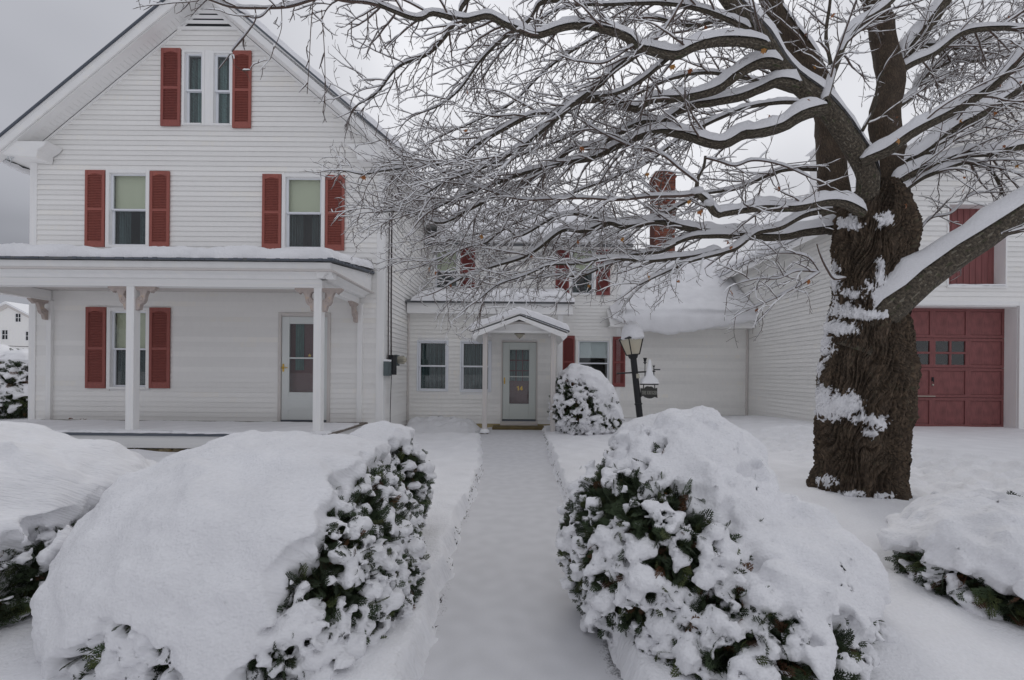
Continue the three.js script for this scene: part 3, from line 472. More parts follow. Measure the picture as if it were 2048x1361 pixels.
// ------------------------------------------------------------------ enclosed entry with its gabled portico
{
  const x0 = -2.85, x1 = 0.95;
  const h = thing('entry_vestibule', 'enclosed white entry with two blue framed windows and a gabled portico over its door', 'entry', V(-0.05, 0, -D2));
  const X0 = x0 + 0.05 + 0.04, X1 = x1 + 0.05, R = (r) => rectAt(h, D2, r);
  const w1 = R([834, 681, 897, 783]), w2 = R([920, 682, 983, 784]), door = R([1002, 682, 1075, 842]), holes = [w1, w2, door].map((r) => shrink(r, 0.02)), EV = local(h, 950, 628, D2).y;
  wallSlab(h, [[X0, 0], [X1, 0], [X1, EV + 0.3], [X0, EV + 0.3]], holes.map((r) => shrink(r, 0.01)), V(0, 0, 0), 0, M.trim);
  wallSlab(h, [[0, 0], [2.1, 0], [2.1, EV + 0.4], [0, EV + 0.1]], [], V(X1, 0, -0.13), Math.PI / 2, M.trim);
  clad(h, { s0: X0, s1: X1 - 0.1, y0: 0.17, y1: EV, exp: 0.098, proud: 0.021, open: holes, mats: M.sidingOld });
  clad(h, { s0: 0, s1: 2.0, y0: 0.17, y1: EV, exp: 0.098, pos: V(X1 + 0.005, 0, -0.13), ry: Math.PI / 2, mats: M.sidingOld });
  part(h, 'corner_board', rbx(X1 - 0.1, X1 + 0.03, 0.12, EV, -0.12, 0.028), M.trim); part(h, 'inside_corner', rbx(X0 - 0.02, X0 + 0.03, 0.12, EV, 0.0, 0.03), M.trimWorn);
  part(h, 'sill_board', bx(X0, X1, 0.06, 0.165, -0.1, 0.012), mat({ color: L(0.42, 0.34, 0.18), roughness: 0.9 }));
  for (const r of [w1, w2]) windowUnit(h, r, { casing: 0.035, sash: 0.05, proud: 0.04, casingMat: M.vinyl, shade: 0, curtain: [[0.04, 0.96]], curtainMat: M.curtainDark });
  const roofY = local(h, 950, 606, D2 - 0.15).y; // shed roof
  { const g = ext([[0.28, roofY - 0.03], [0.28, roofY + 0.02], [-2.14, roofY + 0.62], [-2.14, roofY + 0.55]], X1 - X0 + 0.3); g.rotateY(-Math.PI / 2); g.translate(X1 + 0.28, 0, 0); part(h, 'roof', g, M.roofing); }
  part(h, 'fascia', rbx(X0, X1 + 0.25, EV - 0.02, roofY - 0.01, 0.0, 0.2), M.trim);
  { // door
    const dr = sub(h, 'door'), [a0, a1, b0, b1] = door, f = 0.035;
    part(dr, 'frame', [rbx(a0, a0 + f, b0, b1, -0.08, 0.035), rbx(a1 - f, a1, b0, b1, -0.08, 0.035), rbx(a0 + f, a1 - f, b1 - f, b1, -0.08, 0.035)], M.trimWorn);
    part(dr, 'threshold', bx(a0 + f, a1 - f, b0 - 0.01, b0 + 0.03, -0.1, 0.03), M.dripEdge);
    part(dr, 'kick_board', rbx(a0 - 0.01, a1 + 0.01, b0 - 0.20, b0 - 0.012, -0.02, 0.035), M.trimWorn);
    const c = a0 + f + 0.005, e = a1 - f - 0.005, y0 = b0 + 0.035, y1 = b1 - f - 0.008, [gl, gr, g0, g1] = R([1019, 700, 1058, 808]), gm = local(h, 1040, 754, D2).y;
    part(dr, 'storm_door', [rbx(c, gl, y0, y1, -0.03, 0.012), rbx(gr, e, y0, y1, -0.03, 0.012), rbx(gl, gr, y0, g0, -0.03, 0.012), rbx(gl, gr, g1, y1, -0.03, 0.012), bx(gl, gr, gm - 0.01, gm + 0.01, -0.02, 0.012), rbx(gl - 0.012, gr + 0.012, g0 - 0.016, g0, 0.01, 0.018, 0.003), rbx(gl - 0.012, gr + 0.012, g1, g1 + 0.014, 0.01, 0.018, 0.003)], M.doorPaint);
    part(dr, 'pane', bx(gl, gr, g0, g1, -0.014, -0.01), M.glass);
    const gy = lerp(g0, g1, 0.42), inner = [bx(c, gl - 0.01, y0, y1, -0.16, -0.11), bx(gr + 0.01, e, y0, y1, -0.16, -0.11), bx(gl - 0.01, gr + 0.01, y0, gy, -0.16, -0.11), bx(gl - 0.01, gr + 0.01, g1 + 0.02, y1, -0.16, -0.11)];
    for (const k of [1, 2]) { const x = lerp(gl, gr, k / 3), y = lerp(gy, g1, k / 3); inner.push(bx(x - 0.014, x + 0.014, gy, g1, -0.15, -0.115), bx(gl, gr, y - 0.014, y + 0.014, -0.149, -0.116)); }
    part(dr, 'inner_door', inner, M.maroonDoor);
    const rows = []; for (let j = 0; j <= 3; j++) { const r = []; for (let i = 0; i <= 30; i++) r.push(V(lerp(gl, gr, i / 30), lerp(gy, g1, j / 3), -0.17 + 0.008 * Math.sin(i * 1.3))); rows.push(r); } part(dr, 'curtain', skin(rows, 3), M.curtain);
    const font = await new FontLoader().loadAsync('fonts/droid/droid_sans_bold.typeface.json'), np = R([1029, 770, 1050, 783]);
    const tg = new TextGeometry('14', { font, size: (np[3] - np[2]) * 0.66, depth: 0.004, curveSegments: 4 }); tg.translate(np[0] + 0.045, np[2] + 0.02, -0.006); part(dr, 'house_number', tg, M.brass);
    const hp = local(h, 1009, 762, D2), kn = new THREE.SphereGeometry(0.02, 12, 8); kn.translate(hp.x, hp.y - 0.02, 0.05); part(dr, 'handle', [rbx(hp.x - 0.016, hp.x + 0.016, hp.y - 0.08, hp.y + 0.08, 0.012, 0.022, 0.005), kn], M.brass);
  }
  { // portico
    const p = sub(h, 'portico'), pd = 9.95, zp = D2 - pd, xa = P(970, 760, pd).x + 0.05, xb = P(1106, 760, pd).x + 0.05, xm = (xa + xb) / 2, by = P(1040, 666, pd).y;
    for (const x of [xa, xb]) { part(p, 'post', rbx(x - 0.052, x + 0.052, 0.05, by, zp - 0.052, zp + 0.052, 0.006), M.trimWorn); part(p, 'post_base', rbx(x - 0.085, x + 0.085, 0.04, 0.12, zp - 0.085, zp + 0.085, 0.01), M.stone[0]); }
    const W = 1.045, sl = 0.36, ty = by + 0.24; // roof half width, slope, height at the wall line
    const ridge = P(1040, 626, 9.6).y, eY = ridge - W * sl;
    part(p, 'beam', [rbx(xa - 0.06, xb + 0.06, by - 0.005, by + 0.05, zp - 0.06, zp + 0.07), rbx(xa - 0.06, xa + 0.06, by, by + 0.14, 0.03, zp - 0.06), rbx(xb - 0.06, xb + 0.06, by, by + 0.14, 0.03, zp - 0.06), bx(xa + 0.06, xb - 0.06, by + 0.12, by + 0.14, 0.03, zp - 0.06)], M.trim);
    const pe = ext([[xa - 0.04, by + 0.05], [xb + 0.04, by + 0.05], [xb + 0.04, by + 0.13], [xm, ridge - 0.16], [xa - 0.04, by + 0.13]], 0.04); pe.translate(0, 0, zp + 0.0); part(p, 'pediment', pe, M.trim);
    const fr = ext([[xa - 0.04, by + 0.05], [xa + 0.0, by + 0.05], [xa + 0.0, by + 0.11], [xm, ridge - 0.20], [xb, by + 0.11], [xb, by + 0.05], [xb + 0.04, by + 0.05], [xb + 0.04, by + 0.15], [xm, ridge - 0.15], [xa - 0.04, by + 0.15]], 0.02); fr.translate(0, 0, zp + 0.041); part(p, 'pediment_trim', fr, M.trimWorn);
    for (const s of [-1, 1]) {
      const g = ext([[xm, ridge], [xm + s * W, eY], [xm + s * W, eY - 0.05], [xm, ridge - 0.05]], zp + 0.45); g.translate(0, 0, -0.2); const roof = part(p, 'roof', g, M.trim);
      const dg = ext([[xm, ridge + 0.016], [xm + s * (W + 0.02), eY + 0.012], [xm + s * (W + 0.02), eY - 0.008], [xm, ridge - 0.006]], 0.02); dg.translate(0, 0, zp + 0.252); part(roof, 'drip_edge', dg, s > 0 ? M.dripEdge : M.trim);
      const rk = ext([[xm, ridge - 0.02], [xm + s * (W - 0.01), eY - 0.02], [xm + s * (W - 0.01), eY - 0.12], [xm + s * (W - 0.2), eY - 0.12 + 0.02], [xm, ridge - 0.13]], 0.03); rk.translate(0, 0, zp + 0.22); part(roof, 'rake_board', rk, M.trim);
      const xe = s < 0 ? xa - 0.06 : xb + 0.06, q = ext([[xe, by + 0.02], [xe, eY - 0.03 + Math.abs(xm + s * W - xe) * sl * 0.6], [xm + s * (W - 0.02), eY - 0.03], [xm + s * (W - 0.02), eY - 0.13], [xm + s * (W - 0.09), eY - 0.20]], zp + 0.2); q.translate(0, 0, 0.02); part(p, 'eave_box', q, M.trim);
    }
    // snow ridge on the portico
    const rows = []; for (let k = 0; k <= 40; k++) { const z = -D2 + zp + 0.28 - (k / 40) * (zp + 0.2), e = (k / 40) * (zp + 0.2), T = 0.15 * Math.sqrt(Math.max(0.0004, 1 - (1 - clamp(e / 0.12)) ** 2)); const r = [];
      for (let i = -30; i <= 30; i++) { const t = i / 30, x = t * (W + 0.05), q = Math.sqrt(Math.max(0, 1 - Math.max(0, (Math.abs(t) - 0.88) / 0.12) ** 2)); r.push(V(h.position.x + xm + x + 0.02 * Math.sign(t) * q * (Math.abs(t) > 0.9 ? 1 : 0), ridge + 0.012 - Math.sqrt(x * x + 0.006) * sl + 0.006 + T * q * (1 + 0.12 * n2(x * 3, z * 3) + 0.06 * n2(x * 12, z * 12)), z)); } rows.push(r); }
    const o = new THREE.Mesh(skin(rows), M.snow); o.name = numbered('roof_snow'); o.userData = { kind: 'stuff', label: 'rounded snow cap on the small portico gable', category: 'snow' }; scene.add(o);
    const cl = thing('ceiling_light', 'small bronze ceiling lamp with cream glass bowl under the portico', 'lamp', V(h.position.x + xm, by + 0.045, -D2 + zp * 0.55));
    const pl = new THREE.CylinderGeometry(0.11, 0.125, 0.035, 24); pl.translate(0, -0.018, 0); part(cl, 'lamp_stem', new THREE.CylinderGeometry(0.02, 0.02, 0.08, 10).translate(0, 0.04, 0), M.bronze); part(cl, 'lamp_plate', pl, M.bronze);
    part(cl, 'lamp_bowl', new THREE.LatheGeometry([[0.001, -0.125], [0.02, -0.123], [0.05, -0.105], [0.085, -0.07], [0.105, -0.036]].map((q) => new THREE.Vector2(...q)), 24), M.frosted);
    part(cl, 'finial', new THREE.LatheGeometry([[0.001, -0.145], [0.01, -0.138], [0.012, -0.128], [0.006, -0.122]].map((q) => new THREE.Vector2(...q)), 12), M.bronze);
    const step = thing('stone_step', 'low mossy stone step below the entry door', 'step', V(h.position.x + xm - 0.01, 0, -D2 + 0.26)); part(step, 'slab', rbx(-0.62, 0.62, 0.04, 0.135, -0.22, 0.16, 0.012), mat({ map: grime([0.42, 0.37, 0.25], 201, 0.3, 9, 9), roughness: 0.95 }));
    const lumps = new THREE.SphereGeometry(0.1, 18, 12), a = lumps.attributes.position; for (let i = 0; i < a.count; i++) { const k = 1 + 0.2 * n3(a.getX(i) * 14, a.getY(i) * 14, a.getZ(i) * 14); a.setXYZ(i, a.getX(i) * k * 1.1, Math.max(-0.02, a.getY(i) * k * 0.7), a.getZ(i) * k * 1.1); } lumps.computeVertexNormals();
    const po = new THREE.Mesh(lumps, M.snowFine); po.name = 'snow_lump'; po.position.set(h.position.x + xa, 0.11, -D2 + zp + 0.03); po.userData = { kind: 'stuff', label: 'small snow heap at the foot of the portico post by the windows', category: 'snow' }; scene.add(po);
  }
  const o = new THREE.Mesh(snowSlab(V(h.position.x + X0 + 0.12, roofY + 0.02, -D2 + 0.3), V(X1 - X0 + 0.16, 0, 0), V(0, 0.56, -2.3), 0.17, 33, [1, 1, 1, 0], 0.06), M.snow); o.name = numbered('roof_snow'); o.userData = { kind: 'stuff', label: 'snow layer on the flat shed roof of the entry', category: 'snow' }; scene.add(o);
}

// ------------------------------------------------------------------ low wing with chimney
{
  const x0 = 2.87, x1 = 6.6, EV = 2.92, SLP = 0.74, RD = 3.5; // eave height, slope, eave to ridge
  const h = thing('low_wing', 'low white clapboard wing with brick chimney joining the house to the barn', 'house', V(4.7, 0, -D3));
  const a = x0 - 4.7, b = x1 - 4.7;
  wallSlab(h, [[a, 0], [b, 0], [b, EV + 0.3], [a, EV + 0.3]], [], V(0, 0, 0), 0, M.trim);
  clad(h, { s0: a - 0.02, s1: b - 0.05, y0: 0.06, y1: EV + 0.25, exp: 0.098, proud: 0.022, mats: M.sidingOld });
  part(h, 'inside_corner', rbx(b - 0.06, b - 0.004, 0.05, EV, 0.0, 0.05), M.trimWorn);
  const zE = 0.45;
  const g = ext([[zE, EV - 0.03], [zE, EV + 0.07], [zE - RD, EV + 0.07 + RD * SLP], [zE - RD, EV - 0.03 + RD * SLP]], b - a + 0.42); g.rotateY(-Math.PI / 2); g.translate(b, 0, 0); part(h, 'roof', g, M.trim);
  const g2 = ext([[zE - RD, EV + 0.07 + RD * SLP], [zE - RD, EV - 0.03 + RD * SLP], [zE - 2 * RD, EV - 0.03], [zE - 2 * RD, EV + 0.07]], b - a + 0.42); g2.rotateY(-Math.PI / 2); g2.translate(b, 0, 0); part(h, 'roof', g2, M.roofing);
  part(h, 'eave_box', [bx(a - 0.4, b - 0.01, EV - 0.16, EV - 0.14, 0.02, zE - 0.03), bx(a - 0.4, b - 0.01, EV - 0.16, EV - 0.03, zE - 0.03, zE)], M.trim);
  // chimney, brick by brick
  const ch = sub(h, 'chimney'), cd = 16, cx = P(1331, 430, cd).x - 4.7, cz = D3 - cd, hw = 0.355, top = P(1331, 340, cd).y, bot = 4.9;
  part(ch, 'flue_core', bx(cx - hw + 0.012, cx + hw - 0.012, bot, top - 0.03, cz - 2 * hw + 0.012, cz - 0.012), M.mortar);
  const cr = rng(91), bw = 0.2, bhh = 0.066, jt = 0.011, side = [];
  const bg = new THREE.BoxGeometry(bw, bhh, 0.09), hg = new THREE.BoxGeometry(0.095, bhh, 0.09);
  for (let y = bot, k = 0; y < top - bhh; y += bhh + jt, k++) {
    const proud = top - y < 0.36 && top - y > 0.18 ? 0.03 : 0, lim = hw + proud; let n = 0;
    for (let x = cx - lim; x < cx + lim - 0.06; ) { const first = k % 2 && n === 0, w = Math.min(first ? 0.095 : bw, cx + lim - x); const m = part(ch, 'brick', Math.abs(w - bw) < 1e-3 ? bg : Math.abs(w - 0.095) < 1e-3 ? hg : new THREE.BoxGeometry(w, bhh, 0.09), M.brick[Math.floor(cr() * 4)]); m.position.set(x + w / 2, y + bhh / 2, cz - 0.045 + proud + (cr() - 0.5) * 0.008); x += w + jt; n++; }
    for (const s of [-1, 1]) for (let z = cz - 2 * hw - proud + 0.0; z < cz - 0.1; ) { const w = Math.min(k % 2 ? bw : 0.17, cz - 0.1 - z); if (w > 0.03) { const q = new THREE.BoxGeometry(0.09, bhh, w); q.translate(cx + s * (lim - 0.045) + (cr() - 0.5) * 0.006, y + bhh / 2, z + w / 2); side.push(q); } z += w + jt; }
  }
  part(ch, 'side_bricks', side, M.brick[2], { stuff: true });
  // sliding snow: slope profile swept along the eave, hanging low towards the house
  const rows = [], D = V(0, -SLP, 1).normalize(), N = V(0, 1, SLP).normalize();
  for (let k = 0; k <= 80; k++) {
    const t = k / 80, x = lerp(x0 - 0.34, x1 - 0.02, t), px = lerp(1216, 1500, t);
    const key = [[0, 0.02], [0.06, 0.12], [0.17, 0.34], [0.37, 0.44], [0.55, 0.34], [0.72, 0.22], [0.9, 0.10], [1, 0.06]]; let hang = 0.06; for (let i = 1; i < key.length; i++) if (t <= key[i][0]) { hang = lerp(key[i - 1][1], key[i][1], smooth(key[i - 1][0], key[i][0], t)); break; }
    const bulge = 0.10 + 0.55 * hang, T = 0.30 * (t < 0.1 ? lerp(0.25, 1, smooth(0, 0.1, t)) : 1);
    const top2 = V(x, EV + 0.07 + RD * SLP, -D3 + zE - RD), E = V(x, EV + 0.07, -D3 + zE), len = RD * Math.hypot(1, SLP), r = [];
    for (let i = 0; i <= 34; i++) { const q = len * i / 34; r.push(top2.clone().addScaledVector(D, q).addScaledVector(N, T * (1 + 0.08 * n2(x * 0.9, q * 0.9) + 0.02 * n2(x * 5, q * 5)))); }
    const w = 0.03 * n2(x * 3, 4) + 0.012 * n2(x * 12, 6);
    for (const [f, dz, dy] of [[0, 0.55, 0.62], [0, 0.85, 0.3], [0, 1.0, -0.05], [1, 0.98, -0.45], [1, 0.9, -0.85], [1, 0.7, -1.05], [1, 0.35, -1.0], [1, 0.1, -0.55]]) r.push(E.clone().add(V(0, (dy > 0 ? dy * T : dy * hang - (dy < -0.3 ? w : 0)), dz * bulge)));
    rows.push(r);
  }
  const o = new THREE.Mesh(skin(rows.reverse()), M.snow); o.name = numbered('roof_snow'); o.userData = { kind: 'stuff', label: 'heavy snow sheet sliding off the low wing below the brick chimney', category: 'snow' }; scene.add(o);
}

// ------------------------------------------------------------------ barn
{
  const X0 = 6.62, W = 12.4, EV = 4.55, SL = 0.74, mid = W / 2;
  const h = thing('barn', 'white clapboard barn with maroon panelled garage door and a plank loft door', 'barn', V(X0, 0, -D1));
  const R = (r, d = D1) => rectAt(h, d, r);
  const gd = R([1712, 610, 2022, 857]), loft = R([1896, 410, 2010, 570]); gd[1] = 10.08 - X0; gd[0] = gd[1] - 3.02; gd[2] = 0.36;
  const holes = [gd, loft];
  wallSlab(h, [[0, 0.2], [W, 0.2], [W, EV], [mid, EV + mid * SL], [0, EV]], holes.map((r) => shrink(r, 0.0)), V(0, 0, 0), 0, M.trim);
  wallSlab(h, [[0, -0.2], [13, -0.2], [13, EV], [0, EV]], [], V(0, 0, -13.13), -Math.PI / 2, M.trim);
  clad(h, { s0: 0.1, s1: 4.6, y0: 0.3, y1: EV + 3.4, exp: 0.1016, open: [[gd[0] - 0.02, gd[1] + 0.02, 0, gd[3] + 0.02], shrink(loft, -0.02)], gable: { s: mid, apex: EV + mid * SL, slope: SL }, mats: M.siding });
  clad(h, { s0: 8.3, s1: 13.13, y0: 0.02, y1: EV, exp: 0.1, pos: V(-0.005, 0, -13.13), ry: -Math.PI / 2, mats: M.sidingOld });
  part(h, 'corner_board', rbx(-0.03, 0.1, 0.1, EV, -0.12, 0.028), M.trim);
  for (const s of [0, 1]) { const g = ext(s ? [[mid, EV + mid * SL + 0.25], [W + 0.4, EV - 0.4 * SL + 0.25], [W + 0.4, EV - 0.4 * SL + 0.1], [mid, EV + mid * SL + 0.1]] : [[mid, EV + mid * SL + 0.25], [-0.35, EV - 0.35 * SL + 0.25], [-0.35, EV - 0.35 * SL + 0.1], [mid, EV + mid * SL + 0.1]], 13.5); g.translate(0, 0, -13.2); part(h, 'roof', g, M.trim); }
  const sl = new THREE.Mesh(snowSlab(V(X0 - 0.38, EV - 0.35 * SL + 0.26, -D1 + 0.3), V(mid + 0.35, (mid + 0.35) * SL, 0), V(0, 0, -13.3), 0.2, 43, [1, 0, 1, 1], 0.3), M.snow); sl.name = numbered('roof_snow'); sl.userData = { kind: 'stuff', label: 'snow on the barn roof slope behind the tree', category: 'snow' }; scene.add(sl);
  { // cupola on the ridge
    const c = sub(h, 'cupola', V(mid, EV + mid * SL + 0.1, -9.5)); const lv = []; for (let k = 0; k < 8; k++) { const q = new THREE.BoxGeometry(0.9, 0.1, 0.015); q.rotateX(0.6); q.translate(0, 0.75 + k * 0.1, 0.605); lv.push(q); }
    part(c, 'cupola_wall', [bx(-0.6, 0.6, -0.4, 1.65, -0.6, 0.6), bx(-0.64, -0.46, 0.1, 1.6, 0.57, 0.63), bx(0.46, 0.64, 0.1, 1.6, 0.57, 0.63)], M.trim); part(c, 'louvers', lv, M.trimWorn, { stuff: true });
    const py = new THREE.ConeGeometry(1.05, 0.75, 4); py.rotateY(Math.PI / 4); py.translate(0, 2.02, 0); part(c, 'cupola_roof', py, M.snowFine);
  }
  // garage door, recessed
  {
    const d = sub(h, 'garage_door'), z = -0.25, [x0, x1, y0, y1] = [gd[0] + 0.016, gd[1] - 0.016, gd[2], gd[3] - 0.03], cols = 4, rowsN = 4, cw = (x1 - x0) / cols, rh = (y1 - y0) / rowsN;
    part(d, 'frame', [rbx(gd[1] - 0.015, gd[1] + 0.0, y0 - 0.1, gd[3], z - 0.05, -0.007), rbx(gd[0], gd[0] + 0.015, y0 - 0.1, gd[3], z - 0.05, -0.007), rbx(gd[0] + 0.015, gd[1] - 0.015, gd[3] - 0.03, gd[3], z - 0.05, -0.007), rbx(gd[1] - 0.01, gd[1] + 0.08, y0 - 0.1, gd[3] + 0.08, -0.005, 0.034), rbx(gd[0] - 0.08, gd[0] + 0.01, y0 - 0.1, gd[3] + 0.08, -0.005, 0.034), rbx(gd[0] + 0.01, gd[1] - 0.01, gd[3] - 0.01, gd[3] + 0.08, -0.005, 0.032)], M.trim);
    const rr = rng(303), pane = [];
    for (let j = 0; j < rowsN; j++) { // one hinged section per row
      const ya = y0 + j * rh + 0.004, yb = y0 + (j + 1) * rh - 0.004, rails = [bx(x0, x1, ya, ya + 0.06, z - 0.03, z), bx(x0, x1, yb - 0.06, yb, z - 0.03, z)];
      for (let i = 0; i <= cols; i++) { const c = x0 + i * cw, hw = i === 0 || i === cols ? 0.045 : 0.06; rails.push(bx(Math.max(x0, c - hw), Math.min(x1, c + hw), ya + 0.06, yb - 0.06, z - 0.03, z)); }
      for (let i = 0; i < cols; i++) {
        const a = x0 + i * cw + (i ? 0.06 : 0.045), b = x0 + (i + 1) * cw - (i < cols - 1 ? 0.06 : 0.045), c = ya + 0.06, e = yb - 0.06;
        if (j === 2 && (i === 1 || i === 2)) { const m = (a + b) / 2, n = (c + e) / 2; rails.push(bx(m - 0.022, m + 0.022, c, e, z - 0.03, z - 0.002), bx(a, m - 0.022, n - 0.022, n + 0.022, z - 0.03, z - 0.002), bx(m + 0.022, b, n - 0.022, n + 0.022, z - 0.03, z - 0.002)); for (const [p, q] of [[a, m - 0.022], [m + 0.022, b]]) for (const [r, s] of [[c, n - 0.022], [n + 0.022, e]]) part(d, 'pane', bx(p, q, r, s, z - 0.022, z - 0.018), M.glass); }
        else part(d, 'panel', bx(a + 0.004, b - 0.004, c + 0.004, e - 0.004, z - 0.034, z - 0.017), M.barnRed[Math.floor(rr() * 3)]);
      }
      part(d, 'door_section', rails, M.barnRed[j % 3]);
    }
    part(d, 'handle', [rbx(x0 + 2 * cw - 0.02, x0 + 2 * cw + 0.015, y0 + rh * 1.55, y0 + rh * 1.68, z, z + 0.02, 0.004), bx(x0 + 2 * cw - 0.005, x0 + 2 * cw + 0.005, y0 + rh * 1.5, y0 + rh * 1.6, z + 0.02, z + 0.03)], M.dark);
    part(d, 'lock', new THREE.SphereGeometry(0.022, 10, 8).translate(x0 + 2 * cw, y0 + rh * 1.42, z + 0.01), M.paleMetal);
    part(d, 'pull_bar', bx(x0 + cw * 1.2, x0 + 2 * cw + 0.05, y0 + rh * 1.03, y0 + rh * 1.055, z, z + 0.02), M.paleMetal);
    part(d, 'room', [bx(x0 - 0.2, x1 + 0.2, y0 - 0.2, y1 + 0.2, z - 1.6, z - 1.58), bx(x0 - 0.22, x0 - 0.2, y0 - 0.2, y1 + 0.2, z - 1.58, z - 0.05), bx(x1 + 0.2, x1 + 0.22, y0 - 0.2, y1 + 0.2, z - 1.58, z - 0.05), bx(x0 - 0.2, x1 + 0.2, y1 + 0.2, y1 + 0.22, z - 1.58, z - 0.05)], M.dark);
  }
  { // loft door
    const d = sub(h, 'loft_door'), [x0, x1, y0, y1] = loft, z = -0.2, r = rng(311);
    part(d, 'frame', [rbx(x1 - 0.005, x1 + 0.03, y0 - 0.02, y1 + 0.03, z - 0.05, 0.03), rbx(x0 - 0.03, x0 + 0.005, y0 - 0.02, y1 + 0.03, z - 0.05, 0.03), rbx(x0 + 0.005, x1 - 0.005, y1 - 0.005, y1 + 0.03, z - 0.05, 0.03), rbx(x0 - 0.03, x1 + 0.03, y0 - 0.07, y0 - 0.021, z - 0.05, 0.05)], M.trim);
    const n = 9; for (let k = 0; k < n; k++) { const a = lerp(x0, x1, k / n) + 0.004, b = lerp(x0, x1, (k + 1) / n) - 0.004; part(d, 'plank', rbx(a, b, y0 - 0.02, y1, z - 0.03, z + r() * 0.005, 0.004), M.barnRed[Math.floor(r() * 3)]); }
    part(d, 'door_back', bx(x0, x1, y0, y1, z - 0.06, z - 0.035), M.dark);
    part(d, 'sill_snow', snowSlab(V(x0 + 0.01, y0 - 0.02, 0.045), V(x1 - x0 - 0.02, 0, 0), V(0, 0.01, -0.23), 0.035, 53, [1, 1, 1, 0], 0.04), M.snowFine, { stuff: true });
  }
}

// ------------------------------------------------------------------ the maple
{
  const tree = thing('maple_tree', 'old bare maple with thick furrowed trunk and snow laden limbs', 'tree', V(TREE.x, 0, TREE.z)), org = tree.position;
  const R = rng(4242), TD = 4.75;
  // trunk from its outline
  const outline = [[1075, 1560, 1880], [1030, 1596, 1838], [990, 1611, 1820], [945, 1617, 1813], [870, 1616, 1818], [800, 1622, 1831], [755, 1626, 1836], [700, 1634, 1830], [640, 1645, 1818], [580, 1652, 1815], [520, 1655, 1830], [470, 1652, 1838], [430, 1662, 1828], [395, 1690, 1808], [370, 1715, 1790]];
  const levels = outline.map(([py, l, r]) => { const a1 = Math.atan((l - VX) / FOCAL), a2 = Math.atan((r - VX) / FOCAL), th = (a1 + a2) / 2; return { y: P((l + r) / 2, py, TD).y, x: TD * Math.tan(th) + (py - VY) * ROLL * TD / FOCAL, r: TD / Math.cos(th) * Math.sin((a2 - a1) / 2) }; });
  const levelAt = (y) => { for (let i = 1; i < levels.length; i++) if (y <= levels[i].y) { const a = levels[i - 1], b = levels[i], t = clamp((y - a.y) / (b.y - a.y)), s = t * t * (3 - 2 * t); return { x: lerp(a.x, b.x, lerp(t, s, 0.4)), r: lerp(a.r, b.r, lerp(t, s, 0.4)) }; } return levels.at(-1); };
  const y0 = levels[0].y, y1 = levels.at(-1).y;
  const trunkPoint = (a, y, off = 0, ridge = 1) => {
    const q = levelAt(y), c = Math.cos(a), s = Math.sin(a), tw = a + 0.45 * y + 0.22 * n3(c * 1.1, y * 1.4, s * 1.1 + 2);
    let r = q.r * 0.935 * (1 + 0.04 * n3(c * 1.2, y * 1.1, s * 1.2) + 0.06 * n3(c * 2.4, y * 2.4, s * 2.4 + 4));
    r += 0.07 * Math.pow(Math.max(0, Math.cos(a * 5 + 0.7)), 2) * smooth(0.6, 0.0, y);                 // root flare
    const wv = tw + 0.10 * n3(c * 1.5, y * 2, s * 1.5 + 9), f = 1 - Math.abs(n3(Math.cos(wv) * 8, y * 1.7, Math.sin(wv) * 8)), f2 = 1 - Math.abs(n3(Math.cos(wv) * 19, y * 4.4, Math.sin(wv) * 19 + 7)), g = n3(c * 40, y * 14, s * 40);
    r += ridge * (0.066 * (f - 0.74) + 0.040 * (f2 - 0.7) + 0.009 * g) + off;
    return V(q.x + c * r, y, TREE.z + 0.06 - s * r * -1 * 0.92);
  };
  const NA = 460, NY = 320, tb = new GB();
  for (let j = 0; j <= NY; j++) for (let i = 0; i <= NA; i++) { const a = i / NA * TAU, y = lerp(y0, y1, j / NY), p = trunkPoint(a, y).sub(org); tb.v(p, p, i / NA * 3, y * 0.9); }
  for (let j = 0; j < NY; j++) for (let i = 0; i < NA; i++) { const a = j * (NA + 1) + i; tb.i.push(a, a + NA + 1, a + 1, a + 1, a + NA + 1, a + NA + 2); }
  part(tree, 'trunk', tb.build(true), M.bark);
  // snow plastered on the weather side of the trunk: patches seen in the photo, raised off the bark
  const blobs = [[1675, 812, 58, 28, 1], [1640, 802, 30, 32, 1], [1720, 836, 22, 10, 0.55], [1752, 846, 30, 15, 0.5], [1742, 870, 14, 9, 0.4], [1668, 655, 50, 16, 0.9], [1650, 688, 18, 34, 0.65], [1638, 738, 10, 30, 0.5], [1692, 622, 46, 14, 0.7], [1672, 560, 11, 40, 0.6], [1705, 588, 22, 13, 0.5], [1762, 548, 12, 30, 0.5], [1740, 578, 12, 20, 0.4], [1740, 630, 40, 12, 0.8], [1655, 962, 20, 12, 0.5], [1700, 990, 26, 10, 0.6], [1770, 992, 20, 10, 0.5], [1700, 446, 24, 14, 0.8], [1770, 440, 18, 18, 0.6]];
  const sb = new GB(), SA = 260, SY = 300;
  for (let j = 0; j <= SY; j++) for (let i = 0; i <= SA; i++) {
    const a = i / SA * Math.PI * 1.3 - 0.15 * Math.PI, y = lerp(0.1, y1, j / SY), b = trunkPoint(a, y), [px, py] = toPix(b);
    let m = -0.5; for (const [x, q, rx, ry, k] of blobs) m = Math.max(m, k * (1.15 - Math.hypot((px - x) / rx, (py - q) / ry)));
    m += 0.30 * n3(b.x * 9, b.y * 7, b.z * 9) + 0.26 * n3(b.x * 26, b.y * 20, b.z * 26);
    const p = trunkPoint(a, y, lerp(-0.05, 0.014, smooth(-0.25, 0.3, m)) + 0.03 * smooth(0.25, 1, m), 1 - 0.85 * smooth(0.05, 0.5, m)).sub(org); sb.v(p, p, p.x, p.y);
  }
